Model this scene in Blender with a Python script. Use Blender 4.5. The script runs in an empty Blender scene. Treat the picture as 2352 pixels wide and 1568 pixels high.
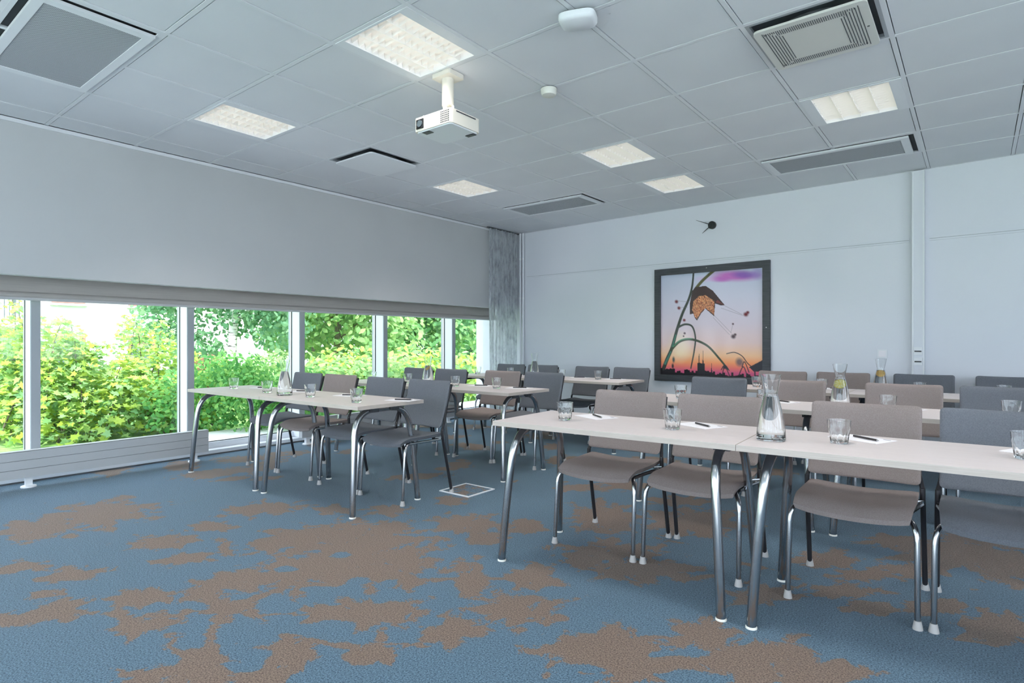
import bpy, bmesh, math, random
import numpy as np
from mathutils import Vector, Matrix

# ------------------------------------------------------------------ scene, camera, sky, sun, exposure
SC = bpy.context.scene
COL = SC.collection
random.seed(7)
RNG = np.random.default_rng(11)

H = 1.135                      # camera height
CEIL = H + 1.618               # ceiling height
CX, CY = 4.5525, -1.9165
FPX, YAW = 1356.0, math.radians(-38.2)

cam_d = bpy.data.cameras.new('camera')
cam_d.sensor_width = 36.0
cam_d.lens = FPX / 2352 * 36.0
cam_d.clip_start = 0.02
cam_d.clip_end = 300
cam = bpy.data.objects.new('camera', cam_d)
COL.objects.link(cam)
cam.location = (CX, CY, H)
cam.rotation_euler = (math.radians(90), 0, -YAW)
SC.camera = cam

world = bpy.data.worlds.new('sky')
SC.world = world
world.use_nodes = True
_bg = world.node_tree.nodes['Background']
_bg.inputs['Color'].default_value = (0.84, 0.885, 1.04, 1)
_bg.inputs['Strength'].default_value = 4.2

sun_d = bpy.data.lights.new('sun', 'SUN')
sun_d.energy = 6.0
sun_d.angle = math.radians(3)
sun_d.color = (1.0, 0.96, 0.88)
sun = bpy.data.objects.new('sun', sun_d)
COL.objects.link(sun)
sun.location = (6, -4, 12)
_dir = Vector((-0.58, 0.40, -0.80)).normalized()      # sun stands high behind this building
sun.rotation_euler = _dir.to_track_quat('-Z', 'Y').to_euler()

LAMP_W = 6.8                  # watts of each ceiling luminaire
SC.view_settings.view_transform = 'Standard'
SC.view_settings.look = 'None'
SC.view_settings.exposure = 0.28
SC.view_settings.gamma = 1.0
SC.view_settings.use_curve_mapping = False
SC.cycles.use_denoising = True
SC.cycles.use_adaptive_sampling = True
SC.cycles.adaptive_threshold = 0.12
SC.cycles.adaptive_min_samples = 10
SC.cycles.max_bounces = 9
SC.cycles.diffuse_bounces = 3
SC.cycles.glossy_bounces = 4
SC.cycles.transmission_bounces = 9
SC.cycles.transparent_max_bounces = 12
SC.cycles.caustics_refractive = True
SC.cycles.caustics_reflective = False
SC.cycles.blur_glossy = 1.0
SC.cycles.sample_clamp_indirect = 6.0

# ------------------------------------------------------------------ helpers
class MB:
    """collects shapes, then builds ONE mesh object"""
    def __init__(s):
        s.v = []; s.f = []
    def add(s, vs, fs):
        o = len(s.v)
        s.v += [tuple(map(float, p)) for p in vs]
        s.f += [tuple(o + i for i in f) for f in fs]
        return s
    def box(s, x0, x1, y0, y1, z0, z1):
        vs = [(x0,y0,z0),(x1,y0,z0),(x1,y1,z0),(x0,y1,z0),(x0,y0,z1),(x1,y0,z1),(x1,y1,z1),(x0,y1,z1)]
        return s.add(vs, [(3,2,1,0),(4,5,6,7),(0,1,5,4),(1,2,6,5),(2,3,7,6),(3,0,4,7)])
    def prism(s, poly, z0, z1):
        n = len(poly)
        vs = [(x,y,z0) for x,y in poly] + [(x,y,z1) for x,y in poly]
        return s.add(vs, [tuple(range(n-1,-1,-1)), tuple(range(n,2*n))] + [(i,(i+1)%n,n+(i+1)%n,n+i) for i in range(n)])
    def rbox(s, x0, x1, y0, y1, z0, z1, r, seg=4):
        """box with rounded vertical edges"""
        p = []
        for cx, cy, a0 in ((x1-r,y0+r,-90),(x1-r,y1-r,0),(x0+r,y1-r,90),(x0+r,y0+r,180)):
            for k in range(seg+1):
                a = math.radians(a0 + 90*k/seg)
                p.append((cx + r*math.cos(a), cy + r*math.sin(a)))
        return s.prism(p, z0, z1)
    def tube(s, path, r, n=10, caps=True):
        path = [Vector(p) for p in path]
        rs = r if isinstance(r, (list, tuple)) else [r]*len(path)
        up = Vector((0,0,1)); base = len(s.v); prev = None
        vs = []
        for i, p in enumerate(path):
            t = (path[min(i+1,len(path)-1)] - path[max(i-1,0)]).normalized()
            if prev is None:
                a = t.cross(up) if abs(t.dot(up)) < 0.95 else t.cross(Vector((1,0,0)))
            else:
                a = prev - t*prev.dot(t)
            a.normalize(); prev = a
            b = t.cross(a)
            for k in range(n):
                q = 2*math.pi*k/n
                vs.append(p + (math.cos(q)*a + math.sin(q)*b)*float(rs[i]))
        fs = []
        for i in range(len(path)-1):
            for k in range(n):
                k2 = (k+1) % n
                fs.append((i*n+k, (i+1)*n+k, (i+1)*n+k2, i*n+k2))
        if caps:
            fs.append(tuple(range(n))); fs.append(tuple((len(path)-1)*n+k for k in range(n-1,-1,-1)))
        return s.add(vs, fs)
    def lathe(s, prof, n=24, c=(0,0,0), mod=None, close=False):
        vs = []
        m = len(prof)
        for (r, z) in prof:
            for k in range(n):
                a = 2*math.pi*k/n
                rr = r * (mod(a, z, r) if mod else 1)
                vs.append((c[0]+rr*math.cos(a), c[1]+rr*math.sin(a), c[2]+z))
        fs = []
        for i in range(m if close else m-1):
            j = (i+1) % m
            for k in range(n):
                k2 = (k+1) % n
                fs.append((i*n+k, i*n+k2, j*n+k2, j*n+k))
        if not close:
            if prof[0][0] > 1e-6: fs.append(tuple(range(n-1,-1,-1)))
            if prof[-1][0] > 1e-6: fs.append(tuple((m-1)*n+k for k in range(n)))
        return s.add(vs, fs)
    def mesh(s, name, smooth=False):
        me = bpy.data.meshes.new(name)
        me.from_pydata(s.v, [], s.f)
        if smooth:
            me.polygons.foreach_set('use_smooth', [True]*len(me.polygons))
            try: me.set_sharp_from_angle(angle=math.radians(40))
            except Exception: pass
        me.update()
        return me
    def build(s, name, mat, parent=None, smooth=False, fix=False):
        me = s.mesh(name, smooth)
        if fix:
            bm = bmesh.new(); bm.from_mesh(me)
            bmesh.ops.remove_doubles(bm, verts=bm.verts, dist=1e-5)
            bmesh.ops.recalc_face_normals(bm, faces=bm.faces)
            bm.to_mesh(me); bm.free()
            if smooth: me.polygons.foreach_set('use_smooth', [True]*len(me.polygons))
        return link(name, me, mat, parent)

def link(name, me, mat=None, parent=None):
    o = bpy.data.objects.new(name, me)
    COL.objects.link(o)
    if mat is not None and me is not None and len(me.materials) == 0: me.materials.append(mat)
    if parent is not None: o.parent = parent
    return o
def empty(name, loc=(0,0,0), rz=0.0):
    o = bpy.data.objects.new(name, None); COL.objects.link(o)
    o.empty_display_size = 0.1
    o.location = loc; o.rotation_euler = (0,0,rz)
    return o
def tag(o, label, cat, group=None, kind=None):
    o['label'] = label; o['category'] = cat
    if group: o['group'] = group
    if kind: o['kind'] = kind
    return o
def struct(o, label=None, cat=None):
    o['kind'] = 'structure'
    if label: o['label'] = label
    if cat: o['category'] = cat
    return o
def copy_tree(o, parent=None):
    c = o.copy(); COL.objects.link(c); c.parent = parent
    for ch in list(o.children): copy_tree(ch, c)
    return c
def bez(p0, p1, p2, p3, n=8):
    p0,p1,p2,p3 = map(Vector,(p0,p1,p2,p3)); out=[]
    for i in range(n+1):
        t=i/n; out.append((1-t)**3*p0+3*(1-t)**2*t*p1+3*(1-t)*t*t*p2+t**3*p3)
    return out

# ------------------------------------------------------------------ materials
def mat(name, col, rough=0.6, metal=0.0, spec=0.5, **kw):
    m = bpy.data.materials.new(name); m.use_nodes = True
    b = m.node_tree.nodes['Principled BSDF']
    b.inputs['Base Color'].default_value = (*col, 1)
    b.inputs['Roughness'].default_value = rough
    b.inputs['Metallic'].default_value = metal
    b.inputs['Specular IOR Level'].default_value = spec
    for k, v in kw.items(): b.inputs[k].default_value = v
    return m
def N(m, t, **kw):
    n = m.node_tree.nodes.new(t)
    for k, v in kw.items(): setattr(n, k, v)
    return n
def L(m, a, b): m.node_tree.links.new(a, b)
def noise_col(m, c1, c2, scale, detail=4, coord='Object', lo=0.35, hi=0.65, stretch=None, bump=0.0, bscale=None):
    """procedural two-tone colour (and fine relief) on a principled material"""
    b = m.node_tree.nodes['Principled BSDF']
    tc = N(m,'ShaderNodeTexCoord'); src = tc.outputs[coord]
    if stretch:
        mp = N(m,'ShaderNodeMapping'); mp.inputs['Scale'].default_value = stretch
        L(m, src, mp.inputs['Vector']); src = mp.outputs['Vector']
    n = N(m,'ShaderNodeTexNoise'); n.inputs['Scale'].default_value = scale; n.inputs['Detail'].default_value = detail
    L(m, src, n.inputs['Vector'])
    r = N(m,'ShaderNodeValToRGB'); r.color_ramp.elements[0].position = lo; r.color_ramp.elements[1].position = hi
    r.color_ramp.elements[0].color = (*c1,1); r.color_ramp.elements[1].color = (*c2,1)
    L(m, n.outputs['Fac'], r.inputs['Fac']); L(m, r.outputs['Color'], b.inputs['Base Color'])
    if bump:
        n2 = N(m,'ShaderNodeTexNoise'); n2.inputs['Scale'].default_value = bscale or scale*4; n2.inputs['Detail'].default_value = 2
        L(m, src, n2.inputs['Vector'])
        bp = N(m,'ShaderNodeBump'); bp.inputs['Strength'].default_value = bump; bp.inputs['Distance'].default_value = 0.002
        L(m, n2.outputs['Fac'], bp.inputs['Height']); L(m, bp.outputs['Normal'], b.inputs['Normal'])
    return m

M = {}
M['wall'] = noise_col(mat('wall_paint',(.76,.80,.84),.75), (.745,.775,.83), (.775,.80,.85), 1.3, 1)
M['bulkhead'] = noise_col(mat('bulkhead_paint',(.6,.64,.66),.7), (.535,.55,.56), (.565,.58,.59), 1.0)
M['tile'] = noise_col(mat('ceiling_tile',(.72,.77,.81),.85), (.74,.765,.80), (.765,.79,.82), 2.0, 1)
M['rail'] = mat('grid_rail_paint',(.77,.795,.825),.5)
M['plenum'] = mat('plenum_dark',(.05,.055,.06),.9)
M['white'] = mat('white_enamel',(.80,.83,.86),.4)
M['cream'] = mat('cream_plastic',(.80,.76,.68),.45)
M['acgrey'] = mat('ac_grey_plastic',(.70,.70,.66),.55)
M['ledge'] = mat('white_frame_paint',(.78,.82,.87),.4)
M['mull'] = mat('grey_and_backlit_metal',(.40,.43,.46),.45, .15)  # plain grey on fittings; on mullion fronts it stands for backlit shade
M['gasket'] = mat('black_gasket',(.03,.035,.04),.6)
M['rad'] = mat('radiator_enamel',(.48,.50,.515),.45)
M['groove'] = mat('dark_groove',(.10,.11,.12),.7)
M['blind'] = noise_col(mat('blind_fabric',(.36,.345,.325),.85), (.48,.455,.43), (.52,.495,.465), 3, stretch=(1,1,30))
M['blindbar'] = mat('blind_bar',(.62,.62,.62),.35,.1)
M['chrome'] = mat('chrome_tube',(.46,.47,.49),.17,1.0)
M['darksteel'] = mat('black_tube',(.035,.035,.04),.3,.3)
M['glide'] = mat('grey_plastic_glide',(.45,.44,.43),.5)
M['bracket'] = mat('dark_grey_bracket',(.06,.065,.075),.45)
M['taupe'] = noise_col(mat('taupe_fabric',(.36,.33,.32),.95,spec=.2), (.255,.212,.204), (.30,.255,.245), 260, 2, bump=.25, bscale=700)
M['slate'] = noise_col(mat('slate_fabric',(.17,.19,.23),.95,spec=.2), (.135,.146,.165), (.17,.182,.205), 260, 2, bump=.25, bscale=700)
M['top'] = noise_col(mat('pale_laminate',(.76,.70,.68),.42), (.62,.555,.55), (.66,.595,.585), 3, 5, stretch=(1.5,30,1))
M['edge'] = noise_col(mat('beech_edge_band',(.50,.43,.37),.5), (.50,.44,.39), (.56,.50,.45), 4, stretch=(2,2,60))
M['paper'] = mat('white_paper',(.88,.86,.90),.8)
M['print'] = mat('letterhead_print',(.25,.25,.30),.8)
M['pen'] = mat('black_pen_plastic',(.04,.035,.04),.35)
M['steel'] = mat('brushed_steel',(.55,.55,.55),.3,1.0)
M['black'] = mat('black_plastic',(.02,.022,.025),.4)
M['frame'] = noise_col(mat('charcoal_frame_wood',(.045,.05,.06),.5), (.040,.046,.055), (.065,.07,.08), 6, stretch=(1,1,12))
M['plate'] = mat('detector_plastic',(.74,.74,.68),.4)
M['lemon'] = mat('lemon_slice',(.85,.72,.08),.35)
M['lemonpulp'] = mat('lemon_pulp',(.90,.84,.35),.35)
M['orange'] = mat('orange_slice',(.90,.48,.04),.35)
M['orangepulp'] = mat('orange_pulp',(.95,.62,.12),.35)

def perforated():
    m = mat('perforated_grey_plate',(.36,.40,.44),.6)
    b = m.node_tree.nodes['Principled BSDF']
    tc = N(m,'ShaderNodeTexCoord'); mp = N(m,'ShaderNodeMapping'); mp.inputs['Scale'].default_value = (115,115,115)
    mp.inputs['Rotation'].default_value = (0,0,math.radians(45))
    v = N(m,'ShaderNodeTexVoronoi'); v.inputs['Randomness'].default_value = 0.0; v.inputs['Scale'].default_value = 1.0
    L(m, tc.outputs['Object'], mp.inputs['Vector']); L(m, mp.outputs['Vector'], v.inputs['Vector'])
    r = N(m,'ShaderNodeValToRGB'); r.color_ramp.elements[0].position=.34; r.color_ramp.elements[1].position=.42
    r.color_ramp.elements[0].color=(.17,.185,.20,1); r.color_ramp.elements[1].color=(.54,.57,.60,1)
    L(m, v.outputs['Distance'], r.inputs['Fac']); L(m, r.outputs['Color'], b.inputs['Base Color'])
    return m
M['perf'] = perforated()

def glassmat(name, col=(1,1,1), ior=1.5, rough=0.0):
    m = bpy.data.materials.new(name); m.use_nodes = True
    nt = m.node_tree; nt.nodes.clear()
    o = N(m,'ShaderNodeOutputMaterial'); g = N(m,'ShaderNodeBsdfGlass')
    g.inputs['Color'].default_value=(*col,1); g.inputs['IOR'].default_value=ior; g.inputs['Roughness'].default_value=rough
    L(m, g.outputs[0], o.inputs['Surface'])
    return m
M['glass'] = glassmat('drinking_glass',(.985,.99,.99),1.47)
M['water'] = glassmat('water',(.985,.992,.995),1.33)
def panemat():
    m = bpy.data.materials.new('window_pane'); m.use_nodes = True
    nt = m.node_tree; nt.nodes.clear()
    o = N(m,'ShaderNodeOutputMaterial'); t = N(m,'ShaderNodeBsdfTransparent'); g = N(m,'ShaderNodeBsdfGlossy')
    t.inputs['Color'].default_value=(.95,.985,.97,1); g.inputs['Roughness'].default_value=.02
    lw = N(m,'ShaderNodeLayerWeight'); lw.inputs['Blend'].default_value=.5
    pw = N(m,'ShaderNodeMath',operation='POWER'); pw.inputs[1].default_value=4.0; L(m, lw.outputs['Facing'], pw.inputs[0])
    fr = N(m,'ShaderNodeMath',operation='MULTIPLY_ADD'); fr.inputs[1].default_value=.6; fr.inputs[2].default_value=.02; L(m, pw.outputs[0], fr.inputs[0])
    mx = N(m,'ShaderNodeMixShader')
    L(m, fr.outputs[0], mx.inputs[0]); L(m, t.outputs[0], mx.inputs[1]); L(m, g.outputs[0], mx.inputs[2])
    L(m, mx.outputs[0], o.inputs['Surface'])
    return m
M['pane'] = panemat()
def emit(name, col, s):
    m = bpy.data.materials.new(name); m.use_nodes = True
    nt = m.node_tree; nt.nodes.clear()
    o = N(m,'ShaderNodeOutputMaterial'); e = N(m,'ShaderNodeEmission')
    e.inputs['Color'].default_value=(*col,1); e.inputs['Strength'].default_value=s
    L(m, e.outputs[0], o.inputs['Surface'])
    return m
M['lamp'] = emit('lamp_tube',(1.0,.93,.84),6.0)
M['lamp'].cycles.emission_sampling = 'NONE'
M['louver'] = mat('louver_enamel',(.84,.83,.80),.35)

def curtainmat():
    m = bpy.data.materials.new('sheer_grey_curtain'); m.use_nodes = True
    nt = m.node_tree; nt.nodes.clear()
    o = N(m,'ShaderNodeOutputMaterial')
    tc = N(m,'ShaderNodeTexCoord'); mp = N(m,'ShaderNodeMapping'); mp.inputs['Scale'].default_value=(1,22,3.5)
    L(m, tc.outputs['Object'], mp.inputs['Vector'])
    n = N(m,'ShaderNodeTexNoise'); n.inputs['Scale'].default_value=1.6; n.inputs['Detail'].default_value=6; n.inputs['Roughness'].default_value=.65
    L(m, mp.outputs['Vector'], n.inputs['Vector'])
    r = N(m,'ShaderNodeValToRGB')
    r.color_ramp.elements[0].position=.30; r.color_ramp.elements[0].color=(.30,.33,.36,1)
    r.color_ramp.elements[1].position=.56; r.color_ramp.elements[1].color=(.74,.78,.82,1)
    L(m, n.outputs['Fac'], r.inputs['Fac'])
    d = N(m,'ShaderNodeBsdfDiffuse'); t = N(m,'ShaderNodeBsdfTranslucent'); tr = N(m,'ShaderNodeBsdfTransparent')
    L(m, r.outputs['Color'], d.inputs['Color']); L(m, r.outputs['Color'], t.inputs['Color'])
    m1 = N(m,'ShaderNodeMixShader'); m1.inputs[0].default_value=.45
    L(m, d.outputs[0], m1.inputs[1]); L(m, t.outputs[0], m1.inputs[2])
    m2 = N(m,'ShaderNodeMixShader'); m2.inputs[0].default_value=.46
    L(m, m1.outputs[0], m2.inputs[1]); L(m, tr.outputs[0], m2.inputs[2])
    L(m, m2.outputs[0], o.inputs['Surface'])
    return m
M['curtain'] = curtainmat()

def carpetmat():
    m = mat('patterned_carpet',(.1,.2,.3),.95,spec=.1)
    b = m.node_tree.nodes['Principled BSDF']
    b.inputs['Sheen Weight'].default_value=.16; b.inputs['Sheen Roughness'].default_value=.5
    at = N(m,'ShaderNodeAttribute'); at.attribute_name='pattern'
    tc = N(m,'ShaderNodeTexCoord')
    n1 = N(m,'ShaderNodeTexNoise'); n1.inputs['Scale'].default_value=9.0; n1.inputs['Detail'].default_value=5; n1.inputs['Roughness'].default_value=.68; n1.inputs['Distortion'].default_value=.6
    L(m, tc.outputs['Object'], n1.inputs['Vector'])
    nf = N(m,'ShaderNodeTexNoise'); nf.inputs['Scale'].default_value=120; nf.inputs['Detail'].default_value=2
    L(m, tc.outputs['Object'], nf.inputs['Vector'])
    a = N(m,'ShaderNodeMath',operation='MULTIPLY_ADD'); a.inputs[1].default_value=3.4; a.inputs[2].default_value=-1.72
    L(m, n1.outputs['Fac'], a.inputs[0])
    s = N(m,'ShaderNodeMath',operation='ADD'); L(m, at.outputs['Fac'], s.inputs[0]); L(m, a.outputs[0], s.inputs[1])
    f = N(m,'ShaderNodeMath',operation='MULTIPLY_ADD'); f.inputs[1].default_value=.35; f.inputs[2].default_value=-.175
    L(m, nf.outputs['Fac'], f.inputs[0])
    s2 = N(m,'ShaderNodeMath',operation='ADD'); L(m, s.outputs[0], s2.inputs[0]); L(m, f.outputs[0], s2.inputs[1])
    mr = N(m,'ShaderNodeMapRange'); mr.inputs['From Min'].default_value=-.07; mr.inputs['From Max'].default_value=.07
    L(m, s2.outputs[0], mr.inputs['Value'])
    # tufted fleck
    fl = N(m,'ShaderNodeTexNoise'); fl.inputs['Scale'].default_value=165; fl.inputs['Detail'].default_value=2; fl.inputs['Roughness'].default_value=.8
    L(m, tc.outputs['Object'], fl.inputs['Vector'])
    rb = N(m,'ShaderNodeValToRGB'); rb.color_ramp.elements[0].position=.36; rb.color_ramp.elements[1].position=.64
    rb.color_ramp.elements[0].color=(.016,.048,.084,1); rb.color_ramp.elements[1].color=(.125,.215,.290,1)
    rr = N(m,'ShaderNodeValToRGB'); rr.color_ramp.elements[0].position=.36; rr.color_ramp.elements[1].position=.64
    rr.color_ramp.elements[0].color=(.070,.046,.034,1); rr.color_ramp.elements[1].color=(.250,.183,.142,1)
    L(m, fl.outputs['Fac'], rb.inputs['Fac']); L(m, fl.outputs['Fac'], rr.inputs['Fac'])
    mx = N(m,'ShaderNodeMix',data_type='RGBA')
    L(m, mr.outputs['Result'], mx.inputs['Factor']); L(m, rb.outputs['Color'], mx.inputs[6]); L(m, rr.outputs['Color'], mx.inputs[7])
    L(m, mx.outputs[2], b.inputs['Base Color'])
    bp = N(m,'ShaderNodeBump'); bp.inputs['Strength'].default_value=.5; bp.inputs['Distance'].default_value=.004
    L(m, fl.outputs['Fac'], bp.inputs['Height']); L(m, bp.outputs['Normal'], b.inputs['Normal'])
    return m
M['carpet'] = carpetmat()
def attrmat(name, attr, rough):
    m = mat(name,(.5,.5,.5),rough)
    b = m.node_tree.nodes['Principled BSDF']
    at = N(m,'ShaderNodeAttribute'); at.attribute_name = attr
    L(m, at.outputs['Color'], b.inputs['Base Color'])
    b.inputs['Coat Weight'].default_value=.35; b.inputs['Coat Roughness'].default_value=.05
    return m
M['art'] = attrmat('art_print','print_colour',.45)

def leafmat(name, stops, trans=.45):
    m = bpy.data.materials.new(name); m.use_nodes = True
    nt = m.node_tree; nt.nodes.clear()
    o = N(m,'ShaderNodeOutputMaterial'); g = N(m,'ShaderNodeNewGeometry'); r = N(m,'ShaderNodeValToRGB')
    oi = N(m,'ShaderNodeObjectInfo'); ad = N(m,'ShaderNodeMath',operation='ADD'); fr = N(m,'ShaderNodeMath',operation='FRACT')
    L(m, g.outputs['Random Per Island'], ad.inputs[0]); L(m, oi.outputs['Random'], ad.inputs[1]); L(m, ad.outputs[0], fr.inputs[0])
    e = r.color_ramp.elements
    e[0].position=0; e[0].color=(*stops[0],1); e[1].position=1; e[1].color=(*stops[-1],1)
    for i, c in enumerate(stops[1:-1]):
        k = e.new((i+1)/(len(stops)-1)); k.color=(*c,1)
    L(m, fr.outputs[0], r.inputs['Fac'])
    d = N(m,'ShaderNodeBsdfDiffuse'); t = N(m,'ShaderNodeBsdfTranslucent'); mx = N(m,'ShaderNodeMixShader'); mx.inputs[0].default_value=trans
    L(m, r.outputs['Color'], d.inputs['Color']); L(m, r.outputs['Color'], t.inputs['Color'])
    L(m, d.outputs[0], mx.inputs[1]); L(m, t.outputs[0], mx.inputs[2]); L(m, mx.outputs[0], o.inputs['Surface'])
    return m
M['maple'] = leafmat('maple_leaf',[(.20,.40,.17),(.34,.55,.22),(.46,.62,.15),(.56,.68,.11),(.34,.56,.30)])
M['birch'] = leafmat('birch_leaf',[(.13,.31,.17),(.20,.40,.22),(.27,.46,.25)])
M['hedge'] = leafmat('hedge_leaf',[(.10,.32,.10),(.20,.48,.14),(.32,.58,.16)])
M['treea'] = leafmat('lime_leaf',[(.20,.40,.16),(.33,.53,.22),(.44,.58,.24)])
M['treeb'] = leafmat('dark_leaf',[(.12,.30,.13),(.22,.42,.19),(.32,.50,.19)])
M['bark'] = noise_col(mat('bark',(.16,.13,.10),.9),(.10,.08,.065),(.22,.18,.15),12,stretch=(6,6,1))
M['birchbark'] = noise_col(mat('birch_bark',(.7,.7,.68),.8),(.10,.10,.10),(.78,.78,.75),6,stretch=(1,1,5),lo=.36,hi=.44)
M['grass'] = noise_col(mat('grass',(.22,.42,.12),.9),(.14,.30,.08),(.32,.50,.16),14)
M['concrete'] = noise_col(mat('pale_concrete',(.62,.66,.62),.85),(.66,.69,.65),(.78,.80,.77),9)
M['facade'] = noise_col(mat('white_render',(.86,.85,.86),.9),(.60,.595,.605),(.64,.635,.645),2)
M['facade2'] = noise_col(mat('cream_render',(.85,.81,.78),.9),(.83,.79,.76),(.87,.83,.80),2)
M['redframe'] = mat('oxide_red_frame',(.36,.16,.13),.6)
M['dkglass'] = mat('reflective_window_glass',(.10,.13,.15),.08,0,.8)
M['railing'] = mat('dark_railing_paint',(.10,.12,.14),.5)
M['redleaf'] = leafmat('russet_leaf',[(.26,.12,.09),(.34,.18,.13),(.24,.22,.12)])

# ------------------------------------------------------------------ the room shell
X0, X1, Y0 = -0.93, 8.1, -4.2            # bulkhead face, right wall, back wall
XF, XG = -1.47, -1.645                   # window frame face, glass plane
def wallY(x): return 5.11 - 0.0605*x
PHI = math.atan(0.0605)
def onwall(s, z=0.0, off=0.0):           # point at distance s along the far wall, off metres into the room
    return (s*math.cos(PHI) - off*math.sin(PHI), 5.11 - s*math.sin(PHI) - off*math.cos(PHI), z)
WZ = -PHI

# ---- floor: the printed carpet; 'pattern' says where the brown flowers are printed
PX_BLOBS = [ # cx, cy, rx, ry, angle  (traced blotches of the print, brought to the floor plane below)
 (700,1238,130,24,-8),(850,1240,115,42,0),(905,1292,100,42,0),(790,1305,140,40,-5),(690,1310,120,40,-10),(560,1332,65,25,-10),
 (480,1350,70,20,-15),(330,1372,75,20,-5),(330,1435,78,28,0),(520,1397,72,24,5),(850,1408,132,30,0),(845,1500,52,28,0),
 (660,1497,55,32,0),(460,1525,85,42,-10),(390,1560,110,28,0),(600,1550,52,28,0),(1035,1450,66,28,-10),(1082,1330,30,44,0),
 (1190,1400,92,36,-5),(1225,1328,52,28,0),(1075,1205,72,22,0),(1120,1235,46,14,0),(1210,1208,46,13,0),(1400,1265,112,20,0),
 (1480,1310,112,24,0),(1350,1290,52,14,0),(1385,1190,72,32,0),(1590,1200,102,30,0),(1400,1490,152,40,0),(1500,1530,135,38,0),
 (1610,1458,72,34,0),(1740,1520,132,48,0),(1880,1548,112,28,0),(1900,1285,72,17,0),(1990,1320,82,15,0),(1930,1358,82,16,0),
 (2005,1395,62,13,0),(1760,1365,72,20,0),(2200,1270,132,36,0),(2320,1300,62,46,0),(2100,1310,62,18,0),(2290,1440,82,34,0),
 (2150,1392,62,18,0),(1035,1150,33,9,0),(230,1180,112,26,-5),(90,1215,92,22,-5),(610,1168,82,13,-5),(770,1170,36,9,0),
 (890,1172,42,10,0),(485,1208,46,10,0),(370,1245,76,17,-5),(425,1283,66,14,-5),(50,1300,62,13,-5),(160,1320,72,14,-8),
 (130,1400,72,28,-8),(30,1425,52,15,0),(100,1365,32,8,0),(1265,1095,60,9,0),(1330,1120,50,9,0),(1560,1150,60,11,0),
 (2050,1240,70,12,0),(1450,1115,60,9,0),(1660,1105,60,9,0),(960,1085,40,7,0)]
PX_STEMS = [(551,1382,684,1341,7),(505,1417,470,1478,10),(378,1417,464,1397,6),(597,1410,714,1407,4),(872,1443,872,1473,12),
 (714,1470,800,1478,9),(898,1480,1000,1488,6),(975,1328,1055,1328,6),(1112,1330,1200,1332,5),(1092,1356,1128,1382,6),
 (510,1244,526,1275,11),(475,1545,633,1524,7),(430,1375,480,1385,6),(1250,1560,1290,1500,9),(1560,1330,1640,1320,7),(1700,1290,1830,1330,6)]
PX_HOLES = [(1020,1365,40,14),(900,1338,22,9),(820,1335,30,8),(640,1392,60,12),(760,1440,55,14),(540,1495,38,20),(560,1530,50,8),
 (790,1275,24,8),(660,1308,24,8),(730,1355,50,9),(1360,1535,22,8),(1570,1555,60,14),(1540,1500,50,6),(480,1300,40,8),(450,1390,40,10)]
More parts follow.
